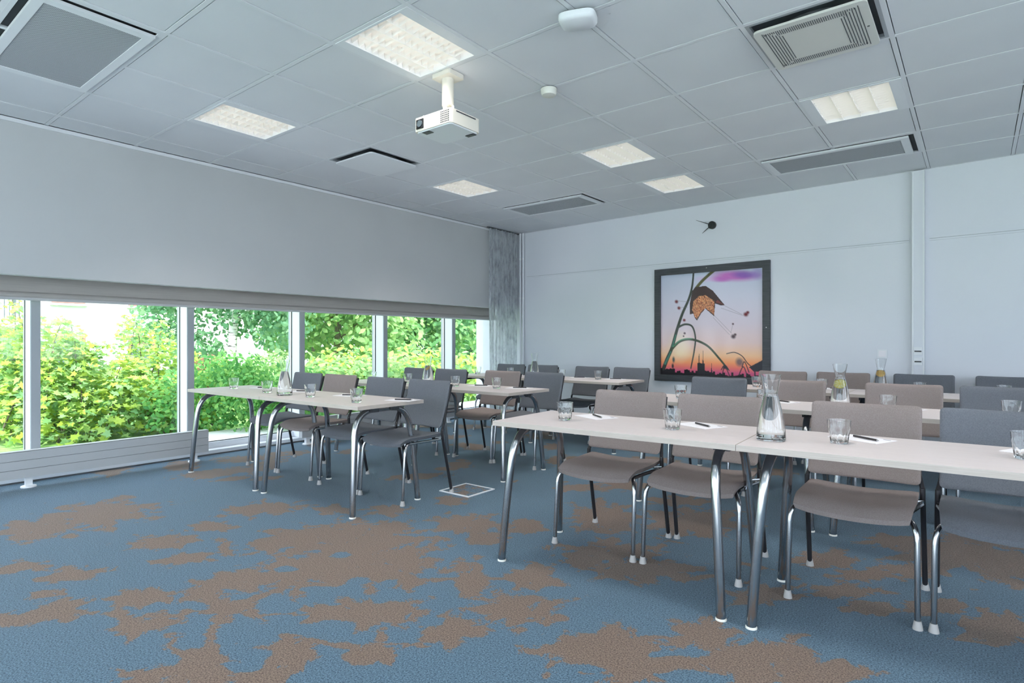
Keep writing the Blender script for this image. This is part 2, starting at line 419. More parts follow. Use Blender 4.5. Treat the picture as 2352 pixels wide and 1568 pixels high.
def build_floor():
    st = 0.025
    xs = np.arange(XF, X1+st, st); ys = np.arange(Y0, 5.25, st)
    gx, gy = np.meshgrid(xs, ys, indexing='ij')
    s_, c_ = math.sin(YAW), math.cos(YAW)
    dx, dy = gx-CX, gy-CY
    r = dx*c_ - dy*s_; F = dx*s_ + dy*c_
    ok = F > 0.4
    Fs = np.where(ok, F, 1)
    px = 1176 + FPX*r/Fs; py = 784 + FPX*H/Fs
    px = px + 260/Fs*(.05*np.sin(19*gy+7*gx)+.03*np.sin(47*gx-13*gy)); py = py + 120/Fs*(.06*np.sin(17*gx-5*gy)+.03*np.sin(41*gy+11*gx))
    g = np.full(gx.shape, -1.0)
    for (cx,cy,rx,ry,a) in PX_BLOBS:
        t = math.radians(a); u = (px-cx)*math.cos(t)+(py-cy)*math.sin(t); v = -(px-cx)*math.sin(t)+(py-cy)*math.cos(t)
        th = np.arctan2(v/ry,u/rx); kk = 5+int(cx+cy)%4
        d = np.sqrt((u/rx)**2+(v/ry)**2)/(1+.20*np.sin(kk*th+cx)+.10*np.sin((2*kk+1)*th+cy))
        g = np.maximum(g, np.clip((1.10-d)*1.15,-1,.55))
    for (x0,y0,x1,y1,w) in PX_STEMS:
        t = np.clip(((px-x0)*(x1-x0)+(py-y0)*(y1-y0))/((x1-x0)**2+(y1-y0)**2),0,1)
        d = np.hypot(px-x0-t*(x1-x0), (py-y0-t*(y1-y0))*1.6)
        g = np.maximum(g, np.clip(1.0-d/w,-1,.45))
    for (cx,cy,rx,ry) in PX_HOLES:
        d = np.sqrt(((px-cx)/rx)**2+((py-cy)/ry)**2)
        g = np.where(d<1.15, np.minimum(g, np.clip((d-1)*2.2,-.7,.5)), g)
    # the print goes on where the camera does not look
    rg = np.random.default_rng(3); w = np.full(gx.shape,-1.0)
    for k in range(150):
        bx, by = rg.uniform(XF,X1), rg.uniform(Y0,5.2)
        rx, ry, a = rg.uniform(.10,.34), rg.uniform(.07,.20), rg.uniform(0,3.14)
        u = (gx-bx)*math.cos(a)+(gy-by)*math.sin(a); v = -(gx-bx)*math.sin(a)+(gy-by)*math.cos(a)
        d = np.sqrt((u/rx)**2+(v/ry)**2); w = np.maximum(w, np.clip((1-d)*1.1,-1,.5))
    seen = ok & (px>-40)&(px<2400)&(py<1590)&(py>1105)
    g = np.where(seen, g, w)
    nx, ny = gx.shape
    idx = np.arange(nx*ny).reshape(nx,ny)
    q = np.stack([idx[:-1,:-1],idx[1:,:-1],idx[1:,1:],idx[:-1,1:]],-1).reshape(-1,4)
    me = bpy.data.meshes.new('floor')
    me.vertices.add(nx*ny); me.vertices.foreach_set('co', np.stack([gx,gy,np.zeros_like(gx)],-1).ravel())
    me.loops.add(q.size); me.loops.foreach_set('vertex_index', q.ravel().astype(np.int32))
    me.polygons.add(len(q)); me.polygons.foreach_set('loop_start', np.arange(0,q.size,4,dtype=np.int32))
    me.update(calc_edges=True)
    a = me.attributes.new('pattern','FLOAT','POINT'); a.data.foreach_set('value', g.ravel().astype(np.float32))
    o = link('floor', me, M['carpet'])
    struct(o, 'blue carpet printed with large brown flower silhouettes', 'carpet')
    s = MB().box(XG-.08, X1+.2, Y0-.2, 5.4, -.25, -.004).build('floor_slab', M['concrete'], o)
build_floor()

# ---- walls
wf = empty('wall_far'); struct(wf, 'long pale blue-white wall behind the last rows', 'wall')
MB().prism([(XG-.15,wallY(XG-.15)),(X1+.2,wallY(X1+.2)),(X1+.2,wallY(X1+.2)+.2),(XG-.15,wallY(XG-.15)+.2)],-.05,3.0).build('plaster', M['wall'], wf)
wrt = empty('wall_right'); struct(wrt)
RW = [(-4.0,-1.9),(-1.7,.4),(.6,2.7)]  # openings for added, unseen windows that let in more daylight
MB().box(X1,X1+.2,Y0-.2,wallY(X1)+.1,-.05,.70).build('plaster', M['wall'], wrt)
MB().box(X1,X1+.2,Y0-.2,wallY(X1)+.1,2.50,3.0).build('plaster', M['wall'], wrt)
for ya, yb in ((Y0-.2,-4.0),(-1.9,-1.7),(.4,.6),(2.7,wallY(X1)+.1)): MB().box(X1,X1+.2,ya,yb,.70,2.50).build('plaster', M['wall'], wrt)
wbk = empty('wall_back'); struct(wbk)
BW = [(-.9+1.78*k,-.9+1.78*k+1.7) for k in range(5)]  # rear openings, added to light the room from behind the camera
MB().box(XG-.15,X1+.2,Y0-.2,Y0,-.05,.12).build('plaster', M['wall'], wbk)
MB().box(XG-.15,X1+.2,Y0-.2,Y0,2.62,3.0).build('plaster', M['wall'], wbk)
for xa, xb in [(XG-.15,BW[0][0])]+[(BW[k][1],BW[k+1][0]) for k in range(4)]+[(BW[4][1],X1+.2)]: MB().box(xa,xb,Y0-.2,Y0,.12,2.62).build('plaster', M['wall'], wbk)
bb = MB().prism([(XF,wallY(XF)),(X1,wallY(X1)),(X1,wallY(X1)-.012),(XF,wallY(XF)-.012)],0,.06).build('baseboard_far', M['white'])
struct(bb)

# ---- bulkhead over the windows (flush white panel from the ceiling down to 1.62 m)
ww = empty('wall_window'); struct(ww, 'smooth grey-white bulkhead hanging over the window band', 'wall')
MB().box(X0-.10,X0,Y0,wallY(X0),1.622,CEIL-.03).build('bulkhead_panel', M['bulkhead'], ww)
MB().box(X0-.10,X0+.012,Y0,wallY(X0)-.001,CEIL-.030,CEIL-.002).build('ceiling_trim', M['rail'], ww)
MB().box(XG-.15,X0-.10,Y0,wallY(X0),CEIL-.35,CEIL+.1).build('lintel', M['wall'], ww)
MB().box(XG-.15,XG+.10,Y0,wallY(XG),1.95,CEIL+.1).build('head_wall', M['wall'], ww)

# ---- ceiling: dark void, T-rails, one object for each tile
ceil = empty('ceiling', (0,0,CEIL)); struct(ceil, 'suspended ceiling of square white tiles in a metal grid', 'ceiling')
MB().box(XG-.15,X1+.2,Y0-.2,5.45,.13,.30).build('slab', M['plenum'], ceil)
LX = [X0, -0.63] + [0.6*i for i in range(0,14)]      # rail lines along Y
LX[-1] = X1
LY = [Y0] + [0.6*j for j in range(-6,8)]              # rail lines along X, then the far wall
OCC = {}                                              # grid cells taken by fittings
for c in ((3,0),(0,0),(6,4),(3,4),(3,6),(0,4),(6,0),(9,0),(9,4),(0,-4),(3,-4),(6,-4),(9,-4)): OCC[c]='lamp'
for c in ((0,-2),(1,-2),(0,6),(1,6),(5,6),(6,6)): OCC[c]='vent'
for c in ((0,2),(6,2)): OCC[c]='ac'
full = MB().box(-.2835,.2835,-.2830,.2830,.0028,.018).mesh('tile'); full.materials.append(M['tile'])
for a in range(len(LX)-1):
    for b in range(len(LY)):
        xa, xb = LX[a], LX[a+1]; ya = LY[b]; last = b == len(LY)-1
        i, j = round(xa/.6), round(ya/.6)
        if abs(xa-.6*i)<1e-6 and (i,j) in OCC and not last: continue
        if not last and abs(xb-xa-.6)<1e-6 and abs(LY[b+1]-ya-.6)<1e-6:
            t = link('tile', full, None, ceil); t.location = ((xa+xb)/2, ya+.3, 0)
        else:
            g = .015
            yb0 = wallY(xa) if last else LY[b+1]; yb1 = wallY(xb) if last else LY[b+1]
            MB().prism([(xa+g,ya+g),(xb-g,ya+g),(xb-g,yb1-g),(xa+g,yb0-g)],.0028,.018).build('tile', M['tile'], ceil)
for k, x in enumerate(LX):
    w = .012
    if 0 < k < len(LX)-1: MB().box(x-w,x+w,Y0,wallY(x),0,.03).build('grid_rail', M['rail'], ceil)
for y in LY[1:]:
    MB().box(X0,X1,y-.012,y+.012,.0006,.028).build('grid_rail', M['rail'], ceil)
MB().prism([(X0,wallY(X0)),(X1,wallY(X1)),(X1,wallY(X1)-.018),(X0,wallY(X0)-.018)],.0012,.025).build('edge_rail', M['rail'], ceil)

# ---- window band: one structure for each bay between two mullions
MY = [-2.92,-1.72,-0.505,0.703,1.914,3.117,4.391]     # near-room right-hand edges of the mullions
edges = [Y0] + MY + [wallY(XF)]
for k in range(len(edges)-1):
    ya, yb = edges[k], edges[k+1]
    w = empty('window_%d' % (k+1), (0,0,0)); struct(w, None, None)
    last = k == len(edges)-2
    yr = yb - (0 if last else .065)
    MB().box(XG-.006,XG+.006,ya,yr,.09,2.0).build('pane', M['pane'], w)
    MB().box(XG-.03,XG+.05,ya,yr,.045,.105).build('bottom_frame', M['ledge'], w)
    MB().box(XG+.008,XG+.024,ya,yr,.105,.112).build('gasket', M['gasket'], w)
    if not last:
        MB().box(XG-.06,XF,yb-.062,yb,.045,2.0).build('mullion', M['mull'], w)  # darker grey carries the backlit shade of the front face
        MB().box(XG-.02,XF-.008,yb-.066,yb-.062,.05,2.0).build('mullion_lit_side', M['ledge'], w)  # paler strip: window light on the mullion side, put into its colour
        MB().box(XG+.006,XG+.022,yb-.070,yb-.0625,.05,2.0).build('gasket', M['gasket'], w)
t = MB().box(XG-.05,XF,Y0,wallY(XF),0,.046).build('trim_1', M['ledge']); struct(t)
t = MB().box(XF,XF+.006,Y0,wallY(XF),0,.012).build('trim_2', M['groove']); struct(t)

def added_window(n, a0, a1, z0, z1, side):         # unseen windows, added behind and right of the camera to brighten the room
    w = empty('window_%d' % n); struct(w)
    def bx(u0,u1,d0,d1,za,zb):
        return (u0,u1,Y0-d1,Y0-d0,za,zb) if side == 'back' else (X1+d0,X1+d1,u0,u1,za,zb)
    MB().box(*bx(a0+.04,a1-.04,.095,.105,z0+.04,z1-.04)).build('pane', M['pane'], w)
    for q in ((a0,a0+.04,z0,z1),(a1-.04,a1,z0,z1),(a0+.04,a1-.04,z0,z0+.04),(a0+.04,a1-.04,z1-.04,z1)):
        MB().box(*bx(q[0],q[1],.06,.14,q[2],q[3])).build('frame_bar', M['ledge'], w)
for k, (xa, xb) in enumerate(BW): added_window(20+k, xa, xb, .12, 2.62, 'back')
for k, (ya, yb) in enumerate(RW): added_window(30+k, ya, yb, .70, 2.50, 'right')

# ---- roller blind behind the bulkhead
rb = empty('roller_blind', (-1.36, 0, 1.465)); tag(rb, 'long taupe roller blind lowered behind the bulkhead above the windows', 'blind')
MB().box(-.004,.004,Y0+.02,wallY(-1.36)-.02,.05,.75).build('fabric', M['blind'], rb)
MB().tube([(0,Y0+.02,.037),(0,wallY(-1.36)-.02,.037)],.026,12).build('hem_pocket', M['blind'], rb, True)
MB().tube([(.004,Y0+.02,.010),(.004,wallY(-1.36)-.02,.010)],.015,12).build('bottom_bar', M['blindbar'], rb, True)

# ------------------------------------------------------------------ ceiling fittings
def cellc(i, j): return (.6*i+.3, .6*j+.3)
def make_lamp():
    r = empty('ceiling_light')
    f = MB(); z0, z1 = -.002, .05
    f.box(-.288,-.222,-.288,.288,z0,z1); f.box(.222,.288,-.288,.288,z0,z1)
    f.box(-.222,.222,-.288,-.274,z0,z1); f.box(-.222,.222,.274,.288,z0,z1)
    f.build('frame', M['white'], r)
    MB().box(-.222,.222,-.274,.274,.085,.09).box(-.226,-.222,-.278,.278,.05,.09).box(.222,.226,-.278,.278,.05,.09)\
        .box(-.222,.222,-.278,-.274,.05,.09).box(-.222,.222,.274,.278,.05,.09).build('reflector', M['louver'], r)
    for k in range(4):
        x = -.1665+.111*k
        MB().tube([(x,-.26,.066),(x,.26,.066)],.009,8).build('lamp_tube', M['lamp'], r, True)
    for k in range(5):
        x = -.222+.111*k
        if k in (0,4): continue
        MB().add([(x-.010,-.274,.055),(x+.010,-.274,.055),(x,-.274,.0),(x-.010,.274,.055),(x+.010,.274,.055),(x,.274,0)],
                 [(0,2,1),(3,4,5),(0,3,5,2),(1,2,5,4),(0,1,4,3)]).build('long_louver', M['louver'], r)
    for q in range(4):
        for k in range(11):
            y = -.229+.0458*k; xa, xb = -.221+.111*q, -.112+.111*q
            fin = MB().add([(xa,y-.009,.048),(xb,y-.009,.048),(xb,y+.009,.048),(xa,y+.009,.048),(xa,y,.004),(xb,y,.004),((xa+xb)/2,y,.010)],
                     [(0,1,2,3),(0,4,6,5,1),(2,5,6,4,3),(0,3,4),(1,5,2)])
            fin.build('fin', M['louver'], r)
    return r
lamp0 = make_lamp()
LAMPS = [((3,0),'square louvred ceiling light above the projector, largest and nearest in view'),
 ((0,0),'louvred ceiling light at the left between perforated vent and slot diffuser'),
 ((6,4),'louvred ceiling light at the upper right in line with the wall trunking'),
 ((3,4),'louvred ceiling light in mid ceiling, third along from the projector'),
 ((3,6),'small far louvred ceiling light nearest the picture wall'),
 ((0,4),'far louvred ceiling light close to the curtain corner'),
 ((6,0),'louvred ceiling light out of view above the front right tables'),((9,0),'louvred ceiling light out of view, right front'),
 ((9,4),'louvred ceiling light out of view, right rear'),((0,-4),'louvred ceiling light out of view behind, by the window'),
 ((3,-4),'louvred ceiling light out of view behind the camera'),((6,-4),'louvred ceiling light out of view behind, right of centre'),
 ((9,-4),'louvred ceiling light out of view in the rear right corner')]
for k, (c, lab) in enumerate(LAMPS):
    o = lamp0 if k == 0 else copy_tree(lamp0)
    x, y = cellc(*c); o.location = (x,y,CEIL)
    tag(o, lab, 'ceiling light', 'louvred ceiling lights')
    ld = bpy.data.lights.new('luminaire_light','AREA'); ld.shape='RECTANGLE'; ld.size=.42; ld.size_y=.52
    ld.energy = LAMP_W; ld.color=(1.0,.945,.89); ld.spread=math.radians(112)
    lo = bpy.data.objects.new('luminaire_light', ld); COL.objects.link(lo)
    lo.location=(x,y,CEIL-.006)

def make_vent(name, i, j, label, grp):
    r = empty(name, (.6*i+.6, .6*j+.3, CEIL)); tag(r, label, 'air vent', grp)
    MB().box(-.57,.57,-.27,.27,.012,.016).build('dark_throat', M['plenum'], r)
    f = MB(); z0,z1=-.012,.004
    f.box(-.575,.53,-.232,-.190,z0,z1); f.box(-.575,.53,.232,.275,z0,z1); f.box(-.575,-.52,-.190,.232,z0,z1); f.box(.475,.53,-.190,.232,z0,z1)
    f.build('frame', M['white'], r)
    MB().box(-.52,.475,-.190,.232,-.008,-.004).build('perforated_plate', M['perf'], r)
    MB().box(-.588,-.575,-.288,.288,.0,.006).box(.565,.588,-.288,.288,.0,.006).box(-.575,.565,-.288,-.265,0,.006).box(-.575,.565,.275,.288,0,.006).build('surround', M['tile'], r)
make_vent('air_vent',0,-2,'large perforated air vent at the top left corner of the ceiling','perforated ceiling vents')
make_vent('air_vent',0,6,'pale perforated air vent furthest away, above the curtain corner','perforated ceiling vents')
make_vent('air_vent',5,6,'long grey perforated air vent above the vertical wall trunking','perforated ceiling vents')

def make_ac(i, j, label, slots, m):
    x, y = cellc(i,j); r = empty('air_diffuser', (x,y,CEIL)); tag(r, label, 'air diffuser')
    MB().box(-.288,.288,-.288,.288,.02,.024).build('throat', M['groove'], r)
    f=MB(); f.box(-.288,-.27,-.288,.288,0,.02).box(.27,.288,-.288,.288,0,.02).box(-.27,.27,-.288,-.27,0,.02).box(-.27,.27,.27,.288,0,.02)
    f.build('surround', M['mull'], r)
    p = MB(); p.rbox(-.262,.250,-.245,.275,-.030,-.018,.03,4); p.build('face_plate', m, r)
    MB().lathe([(.20,-.018),(.20,.02)],28).build('inner_collar', M['groove'], r, True)
    if slots:
        for side in (-1,1):
            for k in range(7):
                xx = side*(.135+.0135*k) - .006
                MB().box(xx-.002,xx+.002,-.135-.013*k,.165+.013*k,-.0312,-.0299).build('slot', M['groove'], r)
        for k in range(44):
            xx = -.215+.0095*k
            ln = .05 if abs(xx)<.16 else .02
            MB().box(xx-.0017,xx+.0017,-.205,-.205+ln,-.0312,-.0299).build('slot', M['groove'], r); MB().box(xx-.0017,xx+.0017,.235-ln,.235,-.0312,-.0299).build('slot', M['groove'], r)
        MB().lathe([(.006,-.0315),(.006,-.029)],10,c=(.225,.03,0)).build('screw', M['groove'], r)
make_ac(0,2,'plain square slot diffuser dropped below the ceiling near the bulkhead',False,M['white'])
make_ac(6,2,'square air conditioning panel with slotted border at the top right',True,M['acgrey'])

# projector on its ceiling mount
pj = empty('projector', (2.03,.66,CEIL)); tag(pj,'cream projector hanging from a white ceiling pole','projector')
MB().rbox(-.075,.075,-.065,.065,-.028,0,.012).build('ceiling_plate', M['cream'], pj)
MB().lathe([(.036,-.19),(.036,-.028)],18,c=(0,0,0)).build('pole', M['cream'], pj, True)
MB().tube([(-.040,0,-.03),(-.041,0,-.17),(-.030,.0,-.20)],.006,8).build('cable', M['white'], pj, True)
MB().tube(bez((-.02,0,-.17),(-.03,0,-.22),(.0,.02,-.235),(.03,.03,-.25),8),.018,10).build('swivel_arm', M['acgrey'], pj, True)
MB().rbox(-.085,.085,-.06,.09,-.262,-.248,.02).build('mount_plate', M['cream'], pj)
body = MB().rbox(-.175,.135,-.115,.145,-.345,-.262,.022,5).build('body', M['cream'], pj)
MB().rbox(-.165,.125,-.105,.135,-.352,-.345,.02,5).build('underside', M['white'], body)
MB().box(-.150,-.090,-.121,-.114,-.333,-.277).build('lens_recess', M['black'], body)
MB().tube([(-.118,-.112,-.305),(-.118,-.126,-.305)],.021,18).build('lens', M['dkglass'], body, True)
for k in range(6):
    for q in range(6):
        MB().box(.052+.012*k,.060+.012*k,-.1165,-.113,-.338+.012*q,-.331+.012*q).build('grille_slot', M['bracket'], body)
MB().box(.1345,.137,-.07,.10,-.275,-.268).build('side_seam', M['bracket'], body)
MB().box(-.12,-.06,-.10,-.06,-.3545,-.3515).build('adjuster_label', M['bracket'], body)
MB().box(.05,.115,.10,.13,-.3560,-.3515).build('connector_port', M['black'], body)
MB().tube([(-.125,-.08,-.262),(-.125,-.08,-.243)],.006,8).build('screw_post', M['white'], pj)
MB().tube([(.10,-.06,-.262),(.10,-.06,-.230)],.007,8).build('screw_post', M['white'], pj)

sd = empty('smoke_detector',(2.4,1.2,CEIL)); tag(sd,'small round smoke detector at a tile joint right of the projector','smoke detector')
MB().lathe([(.052,-.004),(.052,-.001)],24).build('base', M['groove'], sd, True)
MB().lathe([(.030,-.048),(.044,-.044),(.050,-.030),(.052,-.004)],24).build('housing', M['plate'], sd, True)
MB().lathe([(.0455,-.040),(.0475,-.034)],24).build('sensing_slot', M['black'], sd, True)
ms = empty('motion_sensor',(3.0,.585,CEIL),math.radians(20)); tag(ms,'rounded white motion sensor box at the top middle of the ceiling','motion sensor')
MB().rbox(-.07,.07,-.055,.055,-.012,0,.03).build('base', M['groove'], ms)
b = MB()
prof = []
for zz, k in ((-.012,1.0),(-.030,1.0),(-.042,.93),(-.050,.78)):
    ring=[]
    for q in range(32):
        a=2*math.pi*q/32; ca,sa=math.cos(a),math.sin(a)
        ring.append((.092*k*math.copysign(abs(ca)**.5,ca),.074*k*math.copysign(abs(sa)**.5,sa),zz))
    prof.append(ring)
vs=[p for rg_ in prof for p in rg_]; fs=[]
for i in range(3):
    for q in range(32): fs.append((i*32+q,(i+1)*32+q,(i+1)*32+(q+1)%32,i*32+(q+1)%32))
fs.append(tuple(range(32))); fs.append(tuple(3*32+q for q in range(31,-1,-1)))
b.add(vs,fs).build('housing', M['white'], ms, True)
MB().box(-.006,.010,-.064,-.058,-.045,-.036).build('indicator', M['black'], ms)

# ------------------------------------------------------------------ far wall fittings
def wall_empty(name, s, z, off=0.0):
    return empty(name, onwall(s,z,off), WZ)
pc = wall_empty('framed_picture', 2.085, 1.34); tag(pc,'large charcoal framed art print of a drooping flower at sunset on the far wall','picture')
W2, H2, FW = .695, .69, .078
fr=[('rail',(-W2,W2,H2-FW,H2)),('rail',(-W2,W2,-H2,-H2+FW)),('stile',(-W2,-W2+FW,-H2+FW,H2-FW)),('stile',(W2-FW,W2,-H2+FW,H2-FW))]
for n_,(xa,xb,za,zb) in fr: MB().box(xa,xb,-.038,-.002,za,zb).build('frame_'+n_, M['frame'], pc)
for (x,z) in ((-.02,H2-.03),(W2-.035,-.05)): MB().lathe([(.006,-.0),(.006,.002)],8).build('fixing_stud', M['steel'], pc).matrix_local = Matrix.Translation((x,-.039,z))@Matrix.Rotation(math.radians(90),4,'X')
def art_colours(n):
    """flat print: sunset sky, curling stems, a hanging flower, town skyline"""
    vv, uu = np.meshgrid(np.linspace(0,1,n), np.linspace(0,1,n), indexing='ij')
    def cv(c): return np.array([((k/255+.055)/1.055)**2.4 if k>10 else k/255/12.92 for k in c])
    stops=[(0,(196,204,224)),(.25,(206,206,224)),(.5,(214,202,214)),(.68,(228,200,196)),(.80,(246,196,150)),(.87,(250,160,105)),(.92,(238,118,110)),(.96,(214,90,130)),(1.0,(190,80,120))]
    img=np.zeros((n,n,3))
    P=np.array([s[0] for s in stops]); C=np.array([cv(s[1]) for s in stops])
    for k in range(3): img[...,k]=np.interp(vv,P,C[:,k])
    X=150+875*uu; Y=(580-80*uu)+vv*(845+35*uu)
    nz=np.random.default_rng(5).random((n,n))
    def blend(mask,c,a=1.0):
        m=(mask*a)[...,None]; img[:]=img*(1-m)+cv(c)*m
    def ell(cx,cy,rx,ry): return np.clip(1.6-1.6*np.sqrt(((X-cx)/rx)**2+((Y-cy)/ry)**2),0,1)
    def poly(pts):
        ins=np.zeros((n,n),bool); m=len(pts)
        for i in range(m):
            x1,y1=pts[i]; x2,y2=pts[(i+1)%m]
            if y1==y2: continue
            c=((y1>Y)!=(y2>Y))&(X<(x2-x1)*(Y-y1)/(y2-y1)+x1); ins^=c
        return ins.astype(float)
    def stroke(pts,w0,w1):
        d=np.full((n,n),1e9); 
        for i in range(len(pts)-1):
            (x1,y1),(x2,y2)=pts[i],pts[i+1]
            t=np.clip(((X-x1)*(x2-x1)+(Y-y1)*(y2-y1))/((x2-x1)**2+(y2-y1)**2),0,1)
            w=w0+(w1-w0)*(i+t)/(len(pts)-1)
            d=np.minimum(d,np.hypot(X-x1-t*(x2-x1),Y-y1-t*(y2-y1))-w/2)
        return np.clip(.7-d/3,0,1)
    def curve(pts,k=10):
        out=[]; p=[pts[0]]+list(pts)+[pts[-1]]
        for i in range(1,len(p)-2):
            for q in range(k):
                t=q/k; a,b_,c,d=[np.array(z,float) for z in p[i-1:i+3]]
                out.append(tuple(.5*((2*b_)+(-a+c)*t+(2*a-5*b_+4*c-d)*t*t+(-a+3*b_-3*c+d)*t**3)))
        return out+[pts[-1]]
    for (cx,cy,rx,ry,c,a) in ((800,570,240,55,(196,104,190),.95),(880,560,130,40,(120,84,176),.8),(680,600,110,30,(190,90,190),.8),(980,550,60,60,(150,120,200),.6),(560,600,120,30,(214,180,222),.5)): blend(ell(cx,cy,rx,ry),c,a)
    blend(ell(320,1180,120,150),(250,240,200),.45)
    G=(52,60,52)
    blend(stroke(curve([(165,1400),(205,1300),(255,1190),(300,1040),(350,900),(410,770),(440,660),(452,545)]),34,13),G)
    blend(stroke(curve([(190,1330),(240,1230),(290,1080)]),18,8),(70,140,120),.8)
    blend(stroke(curve([(465,690),(520,625),(580,570),(640,520)]),24,22),(88,86,48))
    blend(stroke(curve([(245,1210),(330,1130),(440,1108),(570,1150),(670,1245),(745,1330)]),22,14),(62,74,52))
    blend(stroke(curve([(265,1180),(340,1118),(440,1100)]),8,6),(80,150,110),.9)
    blend(stroke(curve([(310,1015),(375,985),(440,1000),(468,1090),(458,1200),(428,1350)]),17,10),(58,66,60))
    blend(poly([(418,900),(420,800),(440,700),(470,668),(560,658),(620,695),(680,765),(722,812),(690,815),(640,800),(630,905),(600,880),(555,845),(520,885),(482,948),(462,925),(450,890)]),(60,40,42))
    pet=poly([(440,860),(450,790),(500,742),(560,735),(632,780),(630,895),(600,870),(555,840),(515,880),(480,935),(462,915)])
    blend(pet*(nz>.35),(196,110,70)); blend(pet*(nz>.62),(238,176,128)); blend(pet*(nz<.15),(120,40,36))
    blend(poly([(640,790),(690,800),(720,814),(660,770)]),(120,60,60))
    for (x,y,r_) in ((297,797,17),(320,850,16),(368,950,14),(890,878,20),(905,862,14),(790,1062,20),(805,1045,12),(787,960,9),(372,1060,11),(362,1085,8)): blend(ell(x,y,r_*1.3,r_*1.2),(112,28,40) if y<960 else (70,36,48))
    for p in ([(720,815),(860,880)],[(690,835),(865,888)],[(632,898),(775,1035)],[(622,915),(760,1050)],[(787,960),(770,1030)],[(297,790),(410,795)],[(320,845),(400,840)]): blend(stroke(p,1.5,1.5),(110,100,110),.7)
    sky=1405+0*X
    rr=np.random.default_rng(9); hs=np.repeat(rr.uniform(0,34,60),int(np.ceil(n/60)))[:n]
    blend((Y>(1400-hs[None,:]-20*uu)).astype(float),(14,12,20))
    for a in ((480,500,520),(520,535,556)): blend(poly([(a[0],1400),(a[1]-4,1290),(a[1],1190),(a[1]+4,1290),(a[2],1400)]),(20,18,26))
    blend(poly([(485,1400),(485,1300),(550,1300),(550,1400)]),(24,22,30)); blend(poly([(602,1400),(609,1285),(616,1400)]),(20,18,26))
    D=(36,38,50)
    blend(poly([(915,1300),(960,1272),(1030,1228),(1030,1310),(985,1330),(950,1330)]),D)
    blend(stroke([(960,1310),(962,1400)],10,10),D)
    for c in ([(735,1205),(800,1190),(860,1215),(900,1265),(940,1300)],[(860,1300),(880,1260),(915,1340)],[(835,1370),(870,1300),(900,1370)],[(690,1340),(720,1300),(755,1340)],[(700,1380),(720,1310),(760,1385)]): blend(stroke(curve(c),6,6),D)
    blend(ell(840,1265,42,46),(70,84,100),.8); blend(ell(722,1318,26,20),D); blend(ell(270,1290,16,34),(60,80,80)); blend(ell(262,1345,14,30),(40,44,50))
    return img
def build_art():
    n=260; w=W2-FW+.002; h=H2-FW+.002
    vv,uu=np.meshgrid(np.linspace(0,1,n),np.linspace(0,1,n),indexing='ij')
    co=np.stack([-w+2*w*uu,np.full((n,n),-.012),h-2*h*vv],-1)
    idx=np.arange(n*n).reshape(n,n)
    q=np.stack([idx[:-1,:-1],idx[1:,:-1],idx[1:,1:],idx[:-1,1:]],-1).reshape(-1,4)
    me=bpy.data.meshes.new('art_print')
    me.vertices.add(n*n); me.vertices.foreach_set('co',co.ravel())
    me.loops.add(q.size); me.loops.foreach_set('vertex_index',q.ravel().astype(np.int32))
    me.polygons.add(len(q)); me.polygons.foreach_set('loop_start',np.arange(0,q.size,4,dtype=np.int32)); me.update(calc_edges=True)
    img=art_colours(n); rgba=np.concatenate([img,np.ones((n,n,1))],-1)
    a=me.attributes.new('print_colour','FLOAT_COLOR','POINT'); a.data.foreach_set('color',rgba.ravel().astype(np.float32))
    link('art_print',me,M['art'],pc)
    MB().box(-w,w,-.010,-.002,-h,h).build('backing_board',M['black'],pc)
build_art()

ck = wall_empty('wall_clock', 2.124, 2.497); tag(ck,'faceless wall clock with black hub and two thin hands','clock')
MB().tube([(0,0,0),(0,-.032,0)],.045,28).build('hub', M['black'], ck, True)
for nm,(dx,dz),w in (('minute_hand',(-.190,.080),.006),('hour_hand',(-.112,-.085),.007)):
    v=Vector((dx,0,dz)); p=Vector((-dz,0,dx)).normalized()*w; t=v.normalized()*.02
    q=[p-t,v+p*.25,v-p*.25,-p-t]
    MB().add([(a.x,-.036,a.z) for a in q]+[(a.x,-.0325,a.z) for a in q],[(0,1,2,3),(7,6,5,4),(0,4,5,1),(1,5,6,2),(2,6,7,3),(3,7,4,0)]).build(nm, M['black'], ck)
for sa,sb,lab in ((-.72,4.055,'thin white picture rail on the far wall above the framed print'),(4.215,8.0,'thin white picture rail on the far wall right of the vertical trunking')):
    r = wall_empty('picture_rail',(sa+sb)/2,2.10); h_=(sb-sa)/2; tag(r,lab,'picture rail')
    MB().box(-h_,h_,-.014,-.001,-.020,.020).build('strip', M['wall'], r)
    MB().box(-h_,h_,-.017,-.014,-.004,.000).build('groove', M['mull'], r)
tr = wall_empty('cable_trunking',4.132,0); tag(tr,'vertical white cable trunking on the far wall with two sockets','cable trunking')
MB().box(-.047,.047,-.055,-.001,.0,CEIL-.012).build('channel', M['wall'], tr)
MB().box(-.049,-.036,-.058,-.0545,.0,CEIL-.012).build('lid_edge', M['white'], tr); MB().box(.036,.049,-.058,-.0545,0,CEIL-.012).build('lid_edge', M['white'], tr)
for z in (1.045,.948):
    so = MB().box(-.034,.034,-.068,-.055,z-.036,z+.036).build('socket', M['white'], tr)
    MB().box(-.027,.027,-.071,-.067,z-.008,z+.004).build('port', M['black'], so)
sw = wall_empty('light_switch',3.835,1.015); tag(sw,'white square light switch on the far wall left of the trunking','light switch')
MB().box(-.042,.042,-.010,-.001,-.042,.042).build('plate', M['white'], sw); MB().box(-.030,.030,-.014,-.010,-.030,.030).build('rocker', M['paper'], sw)
